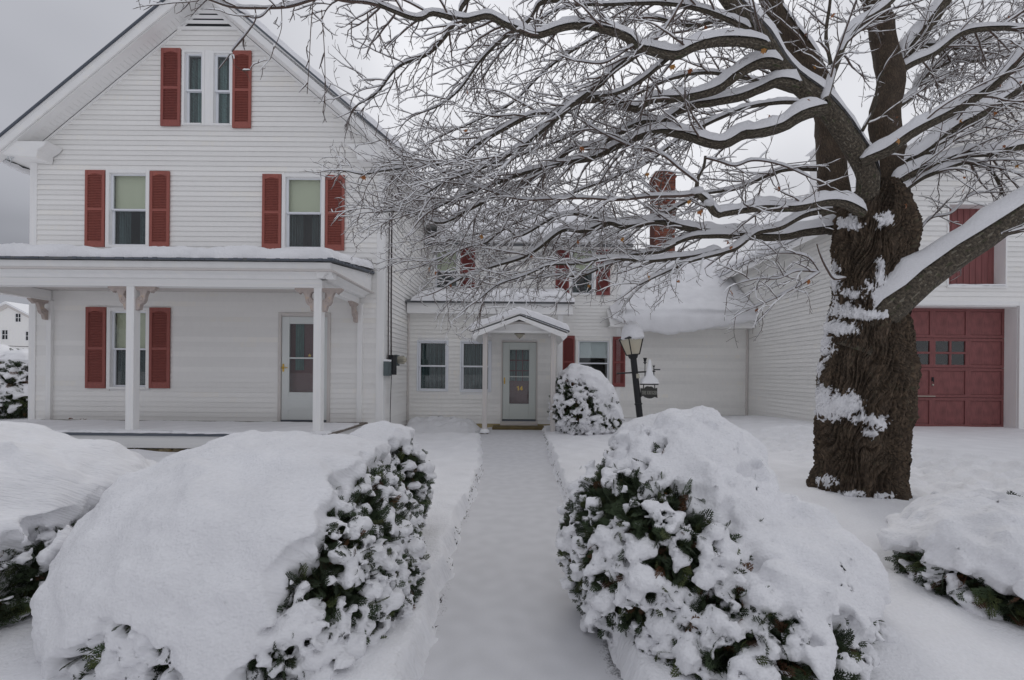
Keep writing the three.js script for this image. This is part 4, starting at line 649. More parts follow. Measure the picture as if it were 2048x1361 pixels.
  for (let j = 0; j < SY; j++) for (let i = 0; i < SA; i++) { const a = j * (SA + 1) + i; sb.i.push(a, a + SA + 1, a + 1, a + 1, a + SA + 1, a + SA + 2); }
  part(tree, 'trunk_snow', sb.build(true), M.snow);

  // ---- tubes
  const frame = (t) => { const up = Math.abs(t.y) > 0.95 ? V(1, 0, 0) : V(0, 1, 0), s = V(0, 0, 0).crossVectors(t, up).normalize(); return [s, V(0, 0, 0).crossVectors(s, t)]; };
  function tube(gb, pts, rad, sides, uv = 1, wob = 0) {
    let len = 0, keep = null; const base0 = gb.base;
    for (let k = 0; k < pts.length; k++) {
      const t = pts[Math.min(k + 1, pts.length - 1)].clone().sub(pts[Math.max(k - 1, 0)]).normalize(), s = keep ? keep.clone().addScaledVector(t, -keep.dot(t)).normalize() : frame(t)[0], n = V(0, 0, 0).crossVectors(s, t); keep = s; if (k) len += pts[k].distanceTo(pts[k - 1]);
      for (let i = 0; i <= sides; i++) { const a = i / sides * TAU, d = s.clone().multiplyScalar(Math.cos(a)).addScaledVector(n, Math.sin(a)), w = wob ? 1 + wob * n3(pts[k].x * 5 + d.x, pts[k].y * 5 + d.y, pts[k].z * 5 + d.z) + wob * 0.5 * n3(pts[k].x * 19 + d.x * 2, pts[k].y * 19 + d.y * 2, pts[k].z * 19 + d.z * 2) : 1; gb.v(pts[k].clone().addScaledVector(d, rad[k] * w), d, i / sides * uv, len * 1.2); }
    }
    for (let k = 0; k + 1 < pts.length; k++) for (let i = 0; i < sides; i++) { const a = base0 + k * (sides + 1) + i; gb.i.push(a, a + 1, a + sides + 1, a + 1, a + sides + 2, a + sides + 1); }
  }
  function capSnow(gb, pts, rad, cols, amount, seed, gap = 0) { // snow lying along the top of a branch
    const base0 = gb.base; let len = 0;
    for (let k = 0; k < pts.length; k++) {
      const t = pts[Math.min(k + 1, pts.length - 1)].clone().sub(pts[Math.max(k - 1, 0)]).normalize(), h = Math.hypot(t.x, t.z); if (k) len += pts[k].distanceTo(pts[k - 1]);
      let s = V(t.z, 0, -t.x); if (s.lengthSq() < 1e-4) s = V(1, 0, 0); s.normalize(); const n = V(0, 0, 0).crossVectors(t, s).normalize(); if (n.y < 0) n.negate();
      const r = rad[k], low = r > 0.06 ? 0.06 : 0.02, e = Math.min(1, Math.min(k, pts.length - 1 - k) * 0.5 + 0.12);
      let f = smooth(0.30, 0.80, h) * e * (1 + 0.25 * n3(pts[k].x * 3 + seed, pts[k].y * 3, pts[k].z * 3) + 0.18 * n3(pts[k].x * 11, pts[k].y * 11 + seed, pts[k].z * 11));
      if (gap) f *= smooth(-0.55, 0.1, n3(pts[k].x * 6 + seed * 3, pts[k].y * 6, pts[k].z * 6) + 0.45 - gap);
      const hs = Math.max(0, f) * amount(r), w = (r * 1.0 + Math.min(0.010, 0.0010 + hs * 0.15)) * (f > 0.15 ? 1 : f / 0.15);
      for (let i = 0; i < cols; i++) { const a = lerp(low, 1 - low, i / (cols - 1)) * Math.PI, c = Math.cos(a), q = Math.sin(a); const d = s.clone().multiplyScalar(c).addScaledVector(n, q); gb.v(pts[k].clone().addScaledVector(s, c * w).addScaledVector(n, q > 0 ? r * 0.25 + q * (hs + r * 0.6) * (f > 0.02 ? 1 : 0.2) : r * 0.25 * q), d, len, i * 0.1); }
    }
    for (let k = 0; k + 1 < pts.length; k++) for (let i = 0; i + 1 < cols; i++) { const a = base0 + k * cols + i; gb.i.push(a, a + cols, a + 1, a + 1, a + cols, a + cols + 1); }
  }
  const snowGB = new GB(), fineGB = new GB(), twigGB = new GB(), tips = [];
  const thick = (r) => Math.min(0.11, 0.014 + r * 1.7);

  // ---- recursive twigs
  function path(start, dir, length, n, wander, sag) {
    const pts = [start.clone()], d = dir.clone().normalize(), st = length / n;
    for (let k = 1; k <= n; k++) { d.add(V((R() - 0.5) * wander, (R() - 0.5) * wander * 0.8 + sag, (R() - 0.5) * wander)).normalize(); pts.push(pts[k - 1].clone().addScaledVector(d, st)); }
    return pts;
  }
  const PERP = (t) => { const v = V(R() - 0.5, R() - 0.5, R() - 0.5); return v.addScaledVector(t, -v.dot(t)).normalize(); };
  function twig(start, dir, length, r0, level) {
    const n = level === 1 ? 9 : level === 2 ? 6 : 2, pts = path(start, dir, length, n, level === 1 ? 0.34 : 0.62, level === 1 ? -0.045 + 0.05 * R() : level === 2 ? -0.03 + 0.07 * R() : 0.03), rad = pts.map((_, k) => lerp(r0, Math.max(0.0016, r0 * 0.35), k / n));
    tube(twigGB, pts, rad, level === 1 ? 6 : level === 2 ? 4 : 3);
    if (level < 3 || R() < 0.5) capSnow(fineGB, pts, rad, level === 1 ? 6 : 4, (r) => 0.0065 + r * 1.75, 3.3 + level, level === 1 ? 0.0 : 0.12);
    if (level >= 2 && R() < 0.03) tips.push(pts.at(-1));
    if (level === 3) return;
    const gap = level === 1 ? 0.085 : 0.07; let s = gap * (0.5 + R()), side = R() < 0.5 ? 1 : -1;
    while (s < length) {
      const k = Math.min(n - 1, Math.floor(s / length * n)), t = pts[k + 1].clone().sub(pts[k]).normalize(), p = pts[k].clone().lerp(pts[k + 1], s / length * n - k);
      const pr = PERP(t); if (pr.dot(V(0, 1, 0)) * side < 0) pr.negate(); side = -side;
      const rest = 1 - s / length, ang = 0.55 + R() * 0.5, dir2 = t.clone().multiplyScalar(Math.cos(ang)).addScaledVector(pr, Math.sin(ang));
      if (level === 1) twig(p, dir2, (0.14 + 0.36 * R()) * (0.45 + 0.75 * rest), lerp(0.0028, 0.0042, rest), 2); else twig(p, dir2, 0.03 + 0.07 * R(), 0.0022, 3);
      s += gap * (0.55 + 0.9 * R());
    }
  }
  // ---- limbs: [pixels], distance from and to, radius from and to, twig density, twig length
  function limb(px, d0, d1, r0, r1, dens = 1, len = 1, o = {}) {
    const jit = (k) => k && k < px.length - 1 && !o.bark ? (R() - 0.5) * 14 : 0;
    const raw = px.map(([x, y], k) => P(x + jit(k), y + jit(k), lerp(d0, d1, k / (px.length - 1)) + (k && k < px.length - 1 ? 0.05 * (R() - 0.5) : 0)).sub(org));
    const curve = new THREE.CatmullRomCurve3(raw, false, 'centripetal'), L2 = curve.getLength(), n = Math.max(8, Math.round(L2 / Math.max(0.03, r0 * 0.9))), pts = curve.getSpacedPoints(n);
    const rad = pts.map((_, k) => (o.bark || o.pow ? 1 : 0.88) * lerp(r0, r1, Math.pow(k / n, o.pow ?? 0.8))), big = r0 > 0.014, gb = new GB();
    tube(gb, pts, rad, r0 > 0.05 ? 18 : big ? 12 : 7, r0 > 0.05 ? 2 : 1, 0.11);
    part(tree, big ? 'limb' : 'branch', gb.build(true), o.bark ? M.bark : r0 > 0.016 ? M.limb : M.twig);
    if (!o.bare) capSnow(snowGB, pts, rad, 9, o.thick ?? thick, R() * 50);
    // side shoots
    let s = (o.from ?? 0.12) * L2; const end = L2;
    while (s < end && dens > 0) {
      const k = Math.min(n - 1, Math.floor(s / L2 * n)), t = pts[k + 1].clone().sub(pts[k]).normalize(), pr = PERP(t); pr.y = pr.y * 0.8 + (o.lift ?? 0.0); pr.normalize();
      const ang = 0.4 + R() * 0.55, dir = t.clone().multiplyScalar(Math.cos(ang)).addScaledVector(pr, Math.sin(ang)), l = (0.35 + 0.75 * R()) * len;
      twig(pts[k], dir, l, clamp(rad[k] * 0.5, 0.0045, 0.0078), 1);
      s += (0.055 + 0.075 * R()) / dens;
    }
    if (!o.stop) { const t = pts[n].clone().sub(pts[n - 1]).normalize(); twig(pts[n], t, 0.5 * len, Math.min(r1, 0.007), 1); }
    return pts;
  }
  // great stems
  limb([[1690, 455], [1672, 400], [1662, 320], [1655, 230], [1625, 135], [1570, 55], [1540, 0], [1505, -80], [1480, -180]], 5.1, 5.5, 0.17, 0.075, 0.5, 1.1, { bark: true, from: 0.5 });
  limb([[1762, 470], [1782, 390], [1778, 300], [1768, 230], [1783, 170], [1772, 110], [1763, 50], [1745, -30], [1735, -140]], 4.85, 5.1, 0.175, 0.095, 0.5, 1.1, { bark: true, from: 0.5 });
  limb([[1785, 165], [1815, 110], [1850, 60], [1890, 10], [1940, -70], [1980, -160]], 5.05, 5.0, 0.10, 0.05, 0.7, 1.0, { from: 0.2 });
  limb([[1748, 540], [1738, 465], [1735, 400], [1733, 345], [1703, 288], [1645, 215], [1572, 142], [1520, 70], [1460, 0], [1405, -80], [1340, -190]], 4.72, 3.95, 0.128, 0.060, 0.5, 0.9, { from: 0.55 });
  limb([[1722, 325], [1775, 296], [1830, 262], [1922, 212], [1985, 168], [2048, 112], [2130, 35]], 4.38, 3.7, 0.056, 0.030, 0.8, 0.8);
  limb([[1648, 205], [1664, 150], [1690, 100], [1720, 62], [1767, 18], [1830, -50]], 4.2, 4.5, 0.042, 0.026, 0.6, 0.8);
  limb([[1662, 128], [1652, 70], [1660, 10], [1668, -60]], 4.2, 4.1, 0.020, 0.012, 0.4, 0.6);
  limb([[1725, 262], [1745, 215], [1752, 165], [1768, 140]], 4.3, 4.2, 0.018, 0.008, 0.3, 0.4);
  // stems to the barn side
  limb([[1712, 705], [1765, 636], [1800, 600], [1850, 553], [1900, 515], [1960, 477], [2048, 424], [2150, 365], [2260, 320]], 4.6, 3.9, 0.195, 0.085, 0.25, 0.7, { from: 0.4, thick: (r) => Math.min(0.14, 0.02 + r * 0.8), pow: 0.6 });
  limb([[1955, 497], [2000, 472], [2048, 456], [2130, 430]], 4.3, 4.2, 0.055, 0.04, 0.3, 0.5);
  limb([[1778, 165], [1820, 138], [1870, 115], [1929, 66], [1990, 52], [2048, 62], [2120, 70]], 5.0, 4.6, 0.042, 0.018, 1.1, 0.9);
  limb([[1780, 352], [1825, 322], [1868, 292], [1905, 262], [1960, 236], [2048, 174], [2140, 110]], 4.85, 4.5, 0.072, 0.05, 0.8, 0.9);
  limb([[1785, 372], [1830, 345], [1880, 328], [1930, 311], [1990, 300], [2048, 296], [2130, 300]], 4.75, 4.4, 0.05, 0.03, 0.9, 0.8);
  limb([[1790, 395], [1838, 362], [1880, 340], [1935, 322], [1975, 332], [1995, 365], [2006, 395]], 4.7, 4.5, 0.032, 0.012, 0.7, 0.6);
  limb([[1778, 225], [1815, 192], [1850, 160], [1900, 130], [1960, 120], [2048, 105], [2110, 90]], 5.0, 5.6, 0.03, 0.012, 1.2, 0.9);
  limb([[1828, 95], [1860, 98], [1900, 92], [1960, 78], [2040, 20], [2090, -30]], 5.04, 5.4, 0.03, 0.012, 1.2, 0.9);
  // boughs sweeping towards the gabled house
  limb([[1690, 455], [1600, 472], [1561, 474], [1475, 470], [1453, 465], [1375, 459], [1319, 451], [1250, 448], [1213, 445], [1174, 459], [1124, 468], [1068, 495], [1040, 512], [985, 535], [930, 556], [885, 578]], 4.95, 5.5, 0.062, 0.007, 0.8, 0.75, { from: 0.3, thick: (r) => Math.min(0.12, 0.012 + r * 1.9) });
  limb([[1213, 443], [1146, 424], [1109, 436], [1038, 467], [1007, 464], [973, 483], [925, 495], [880, 515], [842, 533]], 5.3, 5.6, 0.022, 0.005, 1.0, 0.7);
  limb([[1728, 428], [1690, 414], [1655, 407], [1582, 416], [1518, 420], [1458, 431], [1435, 425], [1419, 407], [1400, 397], [1394, 386]], 4.45, 4.3, 0.045, 0.03, 0.35, 0.5, { from: 0.35, stop: 1, thick: (r) => Math.min(0.12, 0.012 + r * 1.9) });
  limb([[1394, 392], [1400, 360], [1406, 336], [1411, 312]], 4.3, 4.25, 0.026, 0.014, 0, 0, { stop: 1 });
  limb([[1410, 316], [1431, 322], [1470, 326], [1509, 320], [1560, 334], [1625, 358]], 4.25, 4.1, 0.010, 0.005, 0.5, 0.4);
  limb([[1396, 387], [1370, 387], [1305, 392], [1235, 395], [1180, 403], [1096, 402], [1040, 395], [960, 372], [900, 350], [831, 320]], 4.3, 4.6, 0.015, 0.005, 0.9, 0.6);
  limb([[1396, 366], [1356, 336], [1319, 314], [1269, 294], [1208, 264], [1160, 240]], 4.28, 4.2, 0.011, 0.005, 0.8, 0.5);
  limb([[1665, 420], [1610, 436], [1560, 451], [1515, 473], [1475, 493], [1443, 506], [1376, 521], [1320, 545], [1275, 572]], 4.6, 4.7, 0.038, 0.008, 0.5, 0.6, { from: 0.3 });
  limb([[1478, 474], [1430, 470], [1389, 472], [1350, 485], [1319, 500], [1263, 518], [1221, 535], [1160, 545], [1100, 548], [1050, 560]], 5.0, 5.4, 0.034, 0.006, 0.8, 0.7);
  limb([[1443, 500], [1390, 510], [1347, 512], [1291, 518], [1221, 515], [1160, 526], [1100, 530], [1050, 545], [1000, 568], [958, 600]], 4.7, 5.0, 0.026, 0.005, 0.9, 0.65);
  limb([[1648, 218], [1610, 226], [1560, 247], [1506, 264], [1487, 275], [1437, 287], [1389, 282], [1361, 269], [1319, 267], [1291, 275], [1235, 297], [1190, 315], [1140, 325], [1096, 340], [1040, 352], [980, 372], [920, 397], [862, 422]], 4.15, 4.6, 0.062, 0.007, 0.9, 0.75, { from: 0.22 });
  limb([[1600, 172], [1565, 168], [1520, 175], [1479, 191], [1430, 205], [1383, 212], [1328, 243], [1287, 249], [1240, 270], [1190, 290], [1150, 302], [1105, 332], [1050, 365], [1000, 388], [940, 416], [880, 440], [820, 432], [758, 424]], 4.2, 5.0, 0.048, 0.005, 0.9, 0.75, { from: 0.2 });
  limb([[1562, 130], [1528, 128], [1479, 153], [1437, 180], [1369, 191], [1301, 208], [1268, 219], [1246, 205], [1191, 205], [1150, 207], [1118, 230], [1068, 237], [1000, 267], [950, 300], [925, 321], [852, 331], [764, 347], [723, 349], [690, 342]], 4.1, 4.9, 0.048, 0.005, 0.9, 0.7, { from: 0.2 });
  limb([[1537, 95], [1500, 88], [1437, 83], [1383, 93], [1347, 107], [1301, 104], [1279, 101], [1257, 79], [1219, 66], [1164, 55], [1123, 60], [1077, 72], [1027, 63], [1000, 46], [977, 36], [930, 36], [862, 27], [835, 38], [786, 25], [728, 0], [680, -15]], 4.0, 3.7, 0.050, 0.012, 0.7, 0.6, { from: 0.2 });
  limb([[1277, 106], [1219, 148], [1191, 170], [1142, 202], [1109, 235], [1055, 279], [1000, 320], [955, 343], [900, 362], [850, 388]], 3.95, 4.4, 0.028, 0.005, 1.0, 0.65);
  limb([[1339, 115], [1287, 161], [1232, 186], [1178, 191], [1130, 218], [1080, 260], [1040, 292], [990, 318]], 4.0, 4.3, 0.020, 0.005, 0.9, 0.6);
  limb([[1170, -60], [1123, -2], [1077, 8], [1055, 33], [1000, 82], [962, 130], [925, 178], [880, 214], [838, 228]], 4.4, 4.7, 0.025, 0.005, 1.0, 0.6);
  limb([[965, -30], [930, 18], [915, 34], [862, 99], [801, 134], [755, 183], [712, 212]], 4.3, 4.6, 0.022, 0.005, 0.9, 0.55);
  limb([[1366, 0], [1342, 41], [1314, 77], [1273, 98], [1205, 120], [1153, 123]], 3.9, 3.9, 0.012, 0.005, 0.5, 0.4);
  limb([[1500, 60], [1420, 30], [1330, 5], [1230, 4], [1130, 20], [1060, 50], [1000, 110], [960, 165]], 4.02, 5.2, 0.025, 0.005, 1.0, 0.7);
  limb([[1652, 215], [1580, 205], [1500, 215], [1430, 240], [1360, 275], [1300, 320], [1230, 350], [1150, 385], [1070, 430], [1000, 465], [930, 480], [870, 490]], 5.0, 5.9, 0.025, 0.005, 1.0, 0.8);
  limb([[1662, 340], [1560, 345], [1480, 372], [1400, 395], [1320, 425], [1240, 450], [1150, 480], [1080, 515], [1010, 545], [950, 570]], 5.4, 6.2, 0.025, 0.005, 1.0, 0.8);
  limb([[1650, 205], [1590, 180], [1500, 160], [1400, 150], [1310, 165], [1220, 220], [1130, 270], [1050, 310], [960, 350], [880, 375], [810, 405], [770, 420]], 5.3, 6.0, 0.025, 0.005, 1.0, 0.8);
  limb([[1597, 95], [1550, 60], [1480, 40], [1380, 50], [1280, 40], [1180, 90], [1100, 140], [1020, 200], [940, 240], [870, 285], [820, 320]], 5.3, 5.8, 0.025, 0.005, 1.0, 0.8);
  // the high bough over the gable with twigs hanging from it
  limb([[800, 27], [745, 14], [690, 2], [640, 0], [580, 8], [520, 13], [460, 8], [420, 0], [385, -10]], 3.75, 3.6, 0.013, 0.006, 0.35, 0.35);
  for (const [q, r] of [[[[509, 14], [507, 40], [489, 76], [463, 106], [442, 131], [437, 138]], 0.006], [[[463, 105], [472, 128], [490, 142], [500, 165]], 0.0035], [[[626, 2], [622, 60], [616, 130], [614, 188]], 0.0045], [[[643, 20], [646, 110], [643, 200], [645, 226]], 0.0045], [[[562, 6], [566, 60], [548, 98]], 0.004], [[[545, 10], [520, 30], [505, 32], [480, 22]], 0.004]]) limb(q, 3.65, 3.6, r, r * 0.6, 0.5, 0.12, { bare: r < 0.004, stop: 1 });
  // low hanging shoots on the barn side wall
  limb([[1692, 556], [1668, 560], [1652, 535], [1642, 505], [1634, 488]], 4.5, 4.4, 0.010, 0.006, 0, 0, { stop: 1 });
  limb([[1640, 545], [1600, 548], [1560, 560], [1520, 555], [1475, 568]], 4.45, 4.3, 0.008, 0.004, 0.7, 0.35);
  limb([[1640, 545], [1602, 568], [1560, 592], [1520, 612], [1492, 622]], 4.45, 4.4, 0.009, 0.004, 0.7, 0.35);
  limb([[1640, 545], [1612, 520], [1570, 505], [1500, 520]], 4.45, 4.6, 0.007, 0.004, 0.7, 0.35);
  limb([[1840, 460], [1870, 440], [1905, 425], [1950, 395], [2000, 385]], 4.6, 4.5, 0.007, 0.004, 0.9, 0.35);
  // snow pads in the forks
  for (const [px, py, d, r] of [[1395, 382, 4.3, 0.05], [1418, 406, 4.3, 0.042]]) {
    const g = new THREE.SphereGeometry(r, 36, 24), a = g.attributes.position; for (let i = 0; i < a.count; i++) { const q = V(a.getX(i), a.getY(i), a.getZ(i)), k = 1 + 0.16 * n3(q.x * 9 + px, q.y * 9, q.z * 9) + 0.07 * n3(q.x * 30, q.y * 30, q.z * 30 + px); a.setXYZ(i, q.x * k * 1.2, q.y * k * 0.75, q.z * k); } g.computeVertexNormals(); part(tree, 'fork_snow', g, M.snow).position.copy(P(px, py, d).sub(org)); }
  part(tree, 'branch_snow', snowGB.build(true), M.snow, { stuff: true });
  part(tree, 'twigs', twigGB.build(true), M.twig, { stuff: true });
  part(tree, 'twig_snow', fineGB.build(true), M.snowFine, { stuff: true });
  // last dead leaves
  const leafShape = () => { const s = new THREE.Shape(); s.moveTo(0, 0); s.lineTo(0.012, -0.012); s.lineTo(0.034, -0.008); s.lineTo(0.026, -0.028); s.lineTo(0.030, -0.05); s.lineTo(0.012, -0.046); s.lineTo(0, -0.075); s.lineTo(-0.013, -0.046); s.lineTo(-0.03, -0.048); s.lineTo(-0.024, -0.028); s.lineTo(-0.035, -0.01); s.lineTo(-0.012, -0.012); return new THREE.ShapeGeometry(s); };
  const lgs = [0, 1, 2].map((k) => { const g = leafShape(), a = g.attributes.position; for (let i = 0; i < a.count; i++) a.setZ(i, 0.35 * Math.abs(a.getX(i)) + 0.012 * Math.sin(a.getY(i) * 80 + k * 2)); g.computeVertexNormals(); return g; });
  const spots = [[1343, 130, 4], [1380, 137, 4.1], [1529, 96, 3.9], [1541, 228, 4.1], [1619, 198, 4.1], [1667, 25, 4], [1918, 240, 4.3], [1798, 278, 4.1], [1557, 375, 4.2], [1294, 345, 4.4], [1243, 475, 4.6], [1461, 492, 4.5], [1458, 480, 4.4], [1296, 545, 4.6], [1300, 552, 4.6], [1356, 560, 4.6], [1378, 400, 4.2], [1810, 408, 4.3], [1928, 378, 4.4], [2008, 290, 4.4], [962, 470, 5], [1064, 510, 5], [1155, 480, 5], [931, 260, 4.6], [934, 180, 4.4], [1015, 62, 4], [724, 350, 4.8], [824, 340, 4.8], [900, 395, 4.8], [1280, 178, 4.2], [1165, 292, 4.2], [1168, 298, 4.2], [1515, 615, 4.4], [1465, 580, 4.4], [1620, 560, 4.4], [874, 543, 5.2], [900, 568, 5.2], [860, 535, 5.3], [1223, 532, 5], [1400, 420, 4.3], [1180, 570, 5]];
  for (const [px, py, d] of spots) { const m = part(tree, 'leaf', lgs[Math.floor(R() * 3)], M.leaf[Math.floor(R() * 3)]); m.position.copy(P(px, py, d).sub(org)); m.rotation.set((R() - 0.5) * 0.8, R() * 6, (R() - 0.5) * 1.2); m.scale.setScalar(0.5 + 0.45 * R()); }
  for (const t of tips.filter((_, i) => i % 4 === 0).slice(0, 45)) { const m = part(tree, 'leaf', lgs[Math.floor(R() * 3)], M.leaf[Math.floor(R() * 3)]); m.position.copy(t); m.rotation.set((R() - 0.5) * 0.8, R() * 6, (R() - 0.5) * 1.2); m.scale.setScalar(0.28 + 0.35 * R()); }
}

// ------------------------------------------------------------------ snow laden evergreen shrubs
const sprayGeo = (() => { // a flat cedar spray: stem with forked branchlets
  const b = new GB(), up = V(0, 0, 1), leaf = (x, y, a, l, w, z) => { const c = Math.cos(a), s = Math.sin(a), o = b.base, q = (u, v, k) => b.v(V(x + c * u - s * v, y + s * u + c * v, z + k), V(-s * 0.2 * Math.sign(v || 1), c * 0.2 * Math.sign(v || 1), 1).normalize()); q(0, 0, 0); q(l * 0.45, w, -0.004); q(l, 0, -0.006 - l * 0.1); q(l * 0.45, -w, -0.004); b.i.push(o, o + 2, o + 1, o, o + 3, o + 2); };
  for (let k = 0; k < 9; k++) { const y = k * 0.011, l = 0.05 * (1 - k / 12), z = -y * y * 1.6; for (const s of [-1, 1]) { const a = Math.PI / 2 - s * (0.75 + 0.1 * (k % 3)); leaf(0, y, a, l, 0.0026, z); leaf(Math.cos(a) * l * 0.45, y + Math.sin(a) * l * 0.45, a + s * 0.6, l * 0.55, 0.0023, z - 0.003); leaf(Math.cos(a) * l * 0.55, y + Math.sin(a) * l * 0.55, a - s * 0.55, l * 0.5, 0.0023, z - 0.003); } leaf(0, y, Math.PI / 2, 0.02, 0.0028, z); }
  return b.build();
})();
const ellip = (p, l) => { const x = p.x - l[0], y = p.y - l[1], z = p.z - l[2], k0 = Math.hypot(x / l[3], y / l[4], z / l[5]), k1 = Math.hypot(x / l[3] ** 2, y / l[4] ** 2, z / l[5] ** 2); return k1 < 1e-9 ? -Math.min(l[3], l[4], l[5]) : k0 * (k0 - 1) / k1; };
const smin = (a, b, k) => { const h = clamp(0.5 + 0.5 * (b - a) / k); return lerp(b, a, h) - k * h * (1 - h); };
function shrub(o) {
  const t = thing(o.name ?? 'evergreen_shrub', o.label, 'shrub', V(o.at[0], 0, o.at[1]), o.group ? { group: o.group } : {}), R = rng(o.seed), T = o.snow ?? 0.13, cell = o.cell ?? 0.02, lobes = o.lobes, bias = o.bias ?? [0, 0], q = V(0, 0, 0), sc = o.scale ?? 1;
  const lo = V(1e9, 1e9, 1e9), hi = V(-1e9, -1e9, -1e9);
  for (const l of lobes) { lo.min(V(l[0] - l[3], l[1] - l[4], l[2] - l[5])); hi.max(V(l[0] + l[3], l[1] + l[4], l[2] + l[5])); }
  lo.subScalar(0.2); hi.addScalar(0.3); lo.y = Math.max(lo.y, -0.1);
  const dims = [0, 1, 2].map((k) => Math.ceil((hi.getComponent(k) - lo.getComponent(k)) / cell) + 1), [nx, ny, nz] = dims, f = new Float32Array(nx * ny * nz);
  const nl = lobes.length, G = V(0, 0, 0), ds = new Float64Array(nl), gs = new Float64Array(nl * 3);
  const body = (p, want) => { // distance to the blended lobes; leaves the outward direction in G when wanted
    let d = 1e9;
    for (let k = 0; k < nl; k++) { const l = lobes[k], x = (p.x - l[0]) / l[3], y = (p.y - l[1]) / l[4], z = (p.z - l[2]) / l[5], k0 = Math.sqrt(x * x + y * y + z * z), ax = x / l[3], ay = y / l[4], az = z / l[5], k1 = Math.sqrt(ax * ax + ay * ay + az * az) + 1e-9; ds[k] = k0 * (k0 - 1) / k1; gs[k * 3] = ax / k1; gs[k * 3 + 1] = ay / k1; gs[k * 3 + 2] = az / k1; d = smin(d, ds[k], 0.12); }
    if (want) { let m = 1e9; for (let k = 0; k < nl; k++) m = Math.min(m, ds[k]); G.set(0, 0, 0); for (let k = 0; k < nl; k++) { const w = Math.exp((m - ds[k]) / 0.05); G.x += w * gs[k * 3]; G.y += w * gs[k * 3 + 1]; G.z += w * gs[k * 3 + 2]; } G.normalize(); }
    return d;
  };
  const grad = (p) => { body(p, true); return G.clone(); };
  const cover = (p, g) => smooth(o.edge?.[0] ?? 0.12, o.edge?.[1] ?? 0.42, g.y + bias[0] * g.x + bias[1] * g.z + 0.30 * n3(p.x * 2.6 + o.seed, p.y * 2.6, p.z * 2.6) + 0.16 * n3(p.x * 8, p.y * 8 + o.seed, p.z * 8));
  const p = V(0, 0, 0);
  for (let z = 0; z < nz; z++) for (let y = 0; y < ny; y++) for (let x = 0; x < nx; x++) {
    p.set(lo.x + x * cell, lo.y + y * cell, lo.z + z * cell); let d = body(p, true);
    if (d < 0.30 && d > -0.24) { const c = cover(p, G); d -= lerp(-0.16, T, c) * (1 + 0.3 * n3(p.x * 1.7 + o.seed, p.y * 1.7, p.z * 1.7)); d += (0.022 * n3(p.x * 3.6 + 5, p.y * 3.6, p.z * 3.6 + o.seed) + 0.012 * n3(p.x * 7, p.y * 7, p.z * 7 + o.seed) + 0.005 * n3(p.x * 22, p.y * 22, p.z * 22)) * (o.lump ?? 1); d *= 0.8; } else d = Math.abs(d);
    f[x + nx * (y + ny * z)] = d;
  }
  const surf = (l) => { const u = R() * 2 - 1, a = R() * TAU, s = Math.sqrt(1 - u * u); return V(l[0] + l[3] * s * Math.cos(a), l[1] + l[4] * u, l[2] + l[5] * s * Math.sin(a)); };
  const area = lobes.map((l) => l[3] * l[4] + l[4] * l[5] + l[3] * l[5]), tot = area.reduce((a, b) => a + b), pick = () => { let k = R() * tot, i = 0; while (i < lobes.length - 1 && k > area[i]) k -= area[i++]; return lobes[i]; };
  // clumps held by single sprays
  for (let k = 0, n = o.clumps ?? 500; k < n; k++) {
    const s = surf(pick()); if (s.y < 0.02 || body(s) < -0.06) continue; const g = grad(s), c = cover(s, g); if (c > 0.5 || R() > 0.25 + 0.75 * smooth(-0.7, 0.3, g.y + (o.low ?? 0))) continue;
    s.addScaledVector(g, 0.02 + 0.05 * R());
    const tries = 1 + Math.floor(R() * 4); let cx = s.x, cy = s.y, cz = s.z;
    for (let m = 0; m < tries; m++) {
      const r = (R() < 0.06 ? 0.04 + 0.03 * R() : 0.013 + 0.038 * R() * R()) * sc * (m ? 0.8 : 1), rx = r * (0.8 + 0.6 * R()), ry = r * (0.6 + 0.4 * R()), rz = r * (0.8 + 0.6 * R()), B = Math.max(rx, ry, rz) + 0.05;
      const i0 = [cx, cy, cz].map((v, a) => Math.max(0, Math.floor((v - B - lo.getComponent(a)) / cell))), i1 = [cx, cy, cz].map((v, a) => Math.min(dims[a] - 1, Math.ceil((v + B - lo.getComponent(a)) / cell)));
      for (let z = i0[2]; z <= i1[2]; z++) for (let y = i0[1]; y <= i1[1]; y++) for (let x = i0[0]; x <= i1[0]; x++) { p.set(lo.x + x * cell, lo.y + y * cell, lo.z + z * cell); const id = x + nx * (y + ny * z), e = ellip(p, [cx, cy, cz, rx, ry, rz]) + 0.011 * n3(p.x * 22, p.y * 22, p.z * 22) + 0.005 * n3(p.x * 50, p.y * 47, p.z * 47); f[id] = smin(f[id], e, 0.014); }
      cx += (R() - 0.5) * 0.09 * sc; cy -= R() * 0.06 * sc; cz += (R() - 0.3) * 0.05 * sc;
    }
  }
  part(t, 'snow', surfaceNets(lo, dims, cell, f), M.snow);
  // solid twig-brown core added in place of branches, closing the shaded inside to view
  part(t, 'inner_core', lobes.map((l) => { const g = new THREE.IcosahedronGeometry(1, 4), a = g.attributes.position; for (let i = 0; i < a.count; i++) { const k = 1 + 0.10 * n3(a.getX(i) * 5, a.getY(i) * 5, a.getZ(i) * 5 + o.seed); a.setXYZ(i, l[0] + a.getX(i) * k * Math.max(0.03, l[3] - 0.10 * sc), Math.max(0.0, l[1] + a.getY(i) * k * Math.max(0.03, l[4] - 0.10 * sc)), l[2] + a.getZ(i) * k * Math.max(0.03, l[5] - 0.10 * sc)); } g.computeVertexNormals(); return g; }), M.core);
  // foliage sprays
  const place = [], col = [], N = Math.round((o.sprays ?? 5000) * 2), Z = V(0, 0, 1);
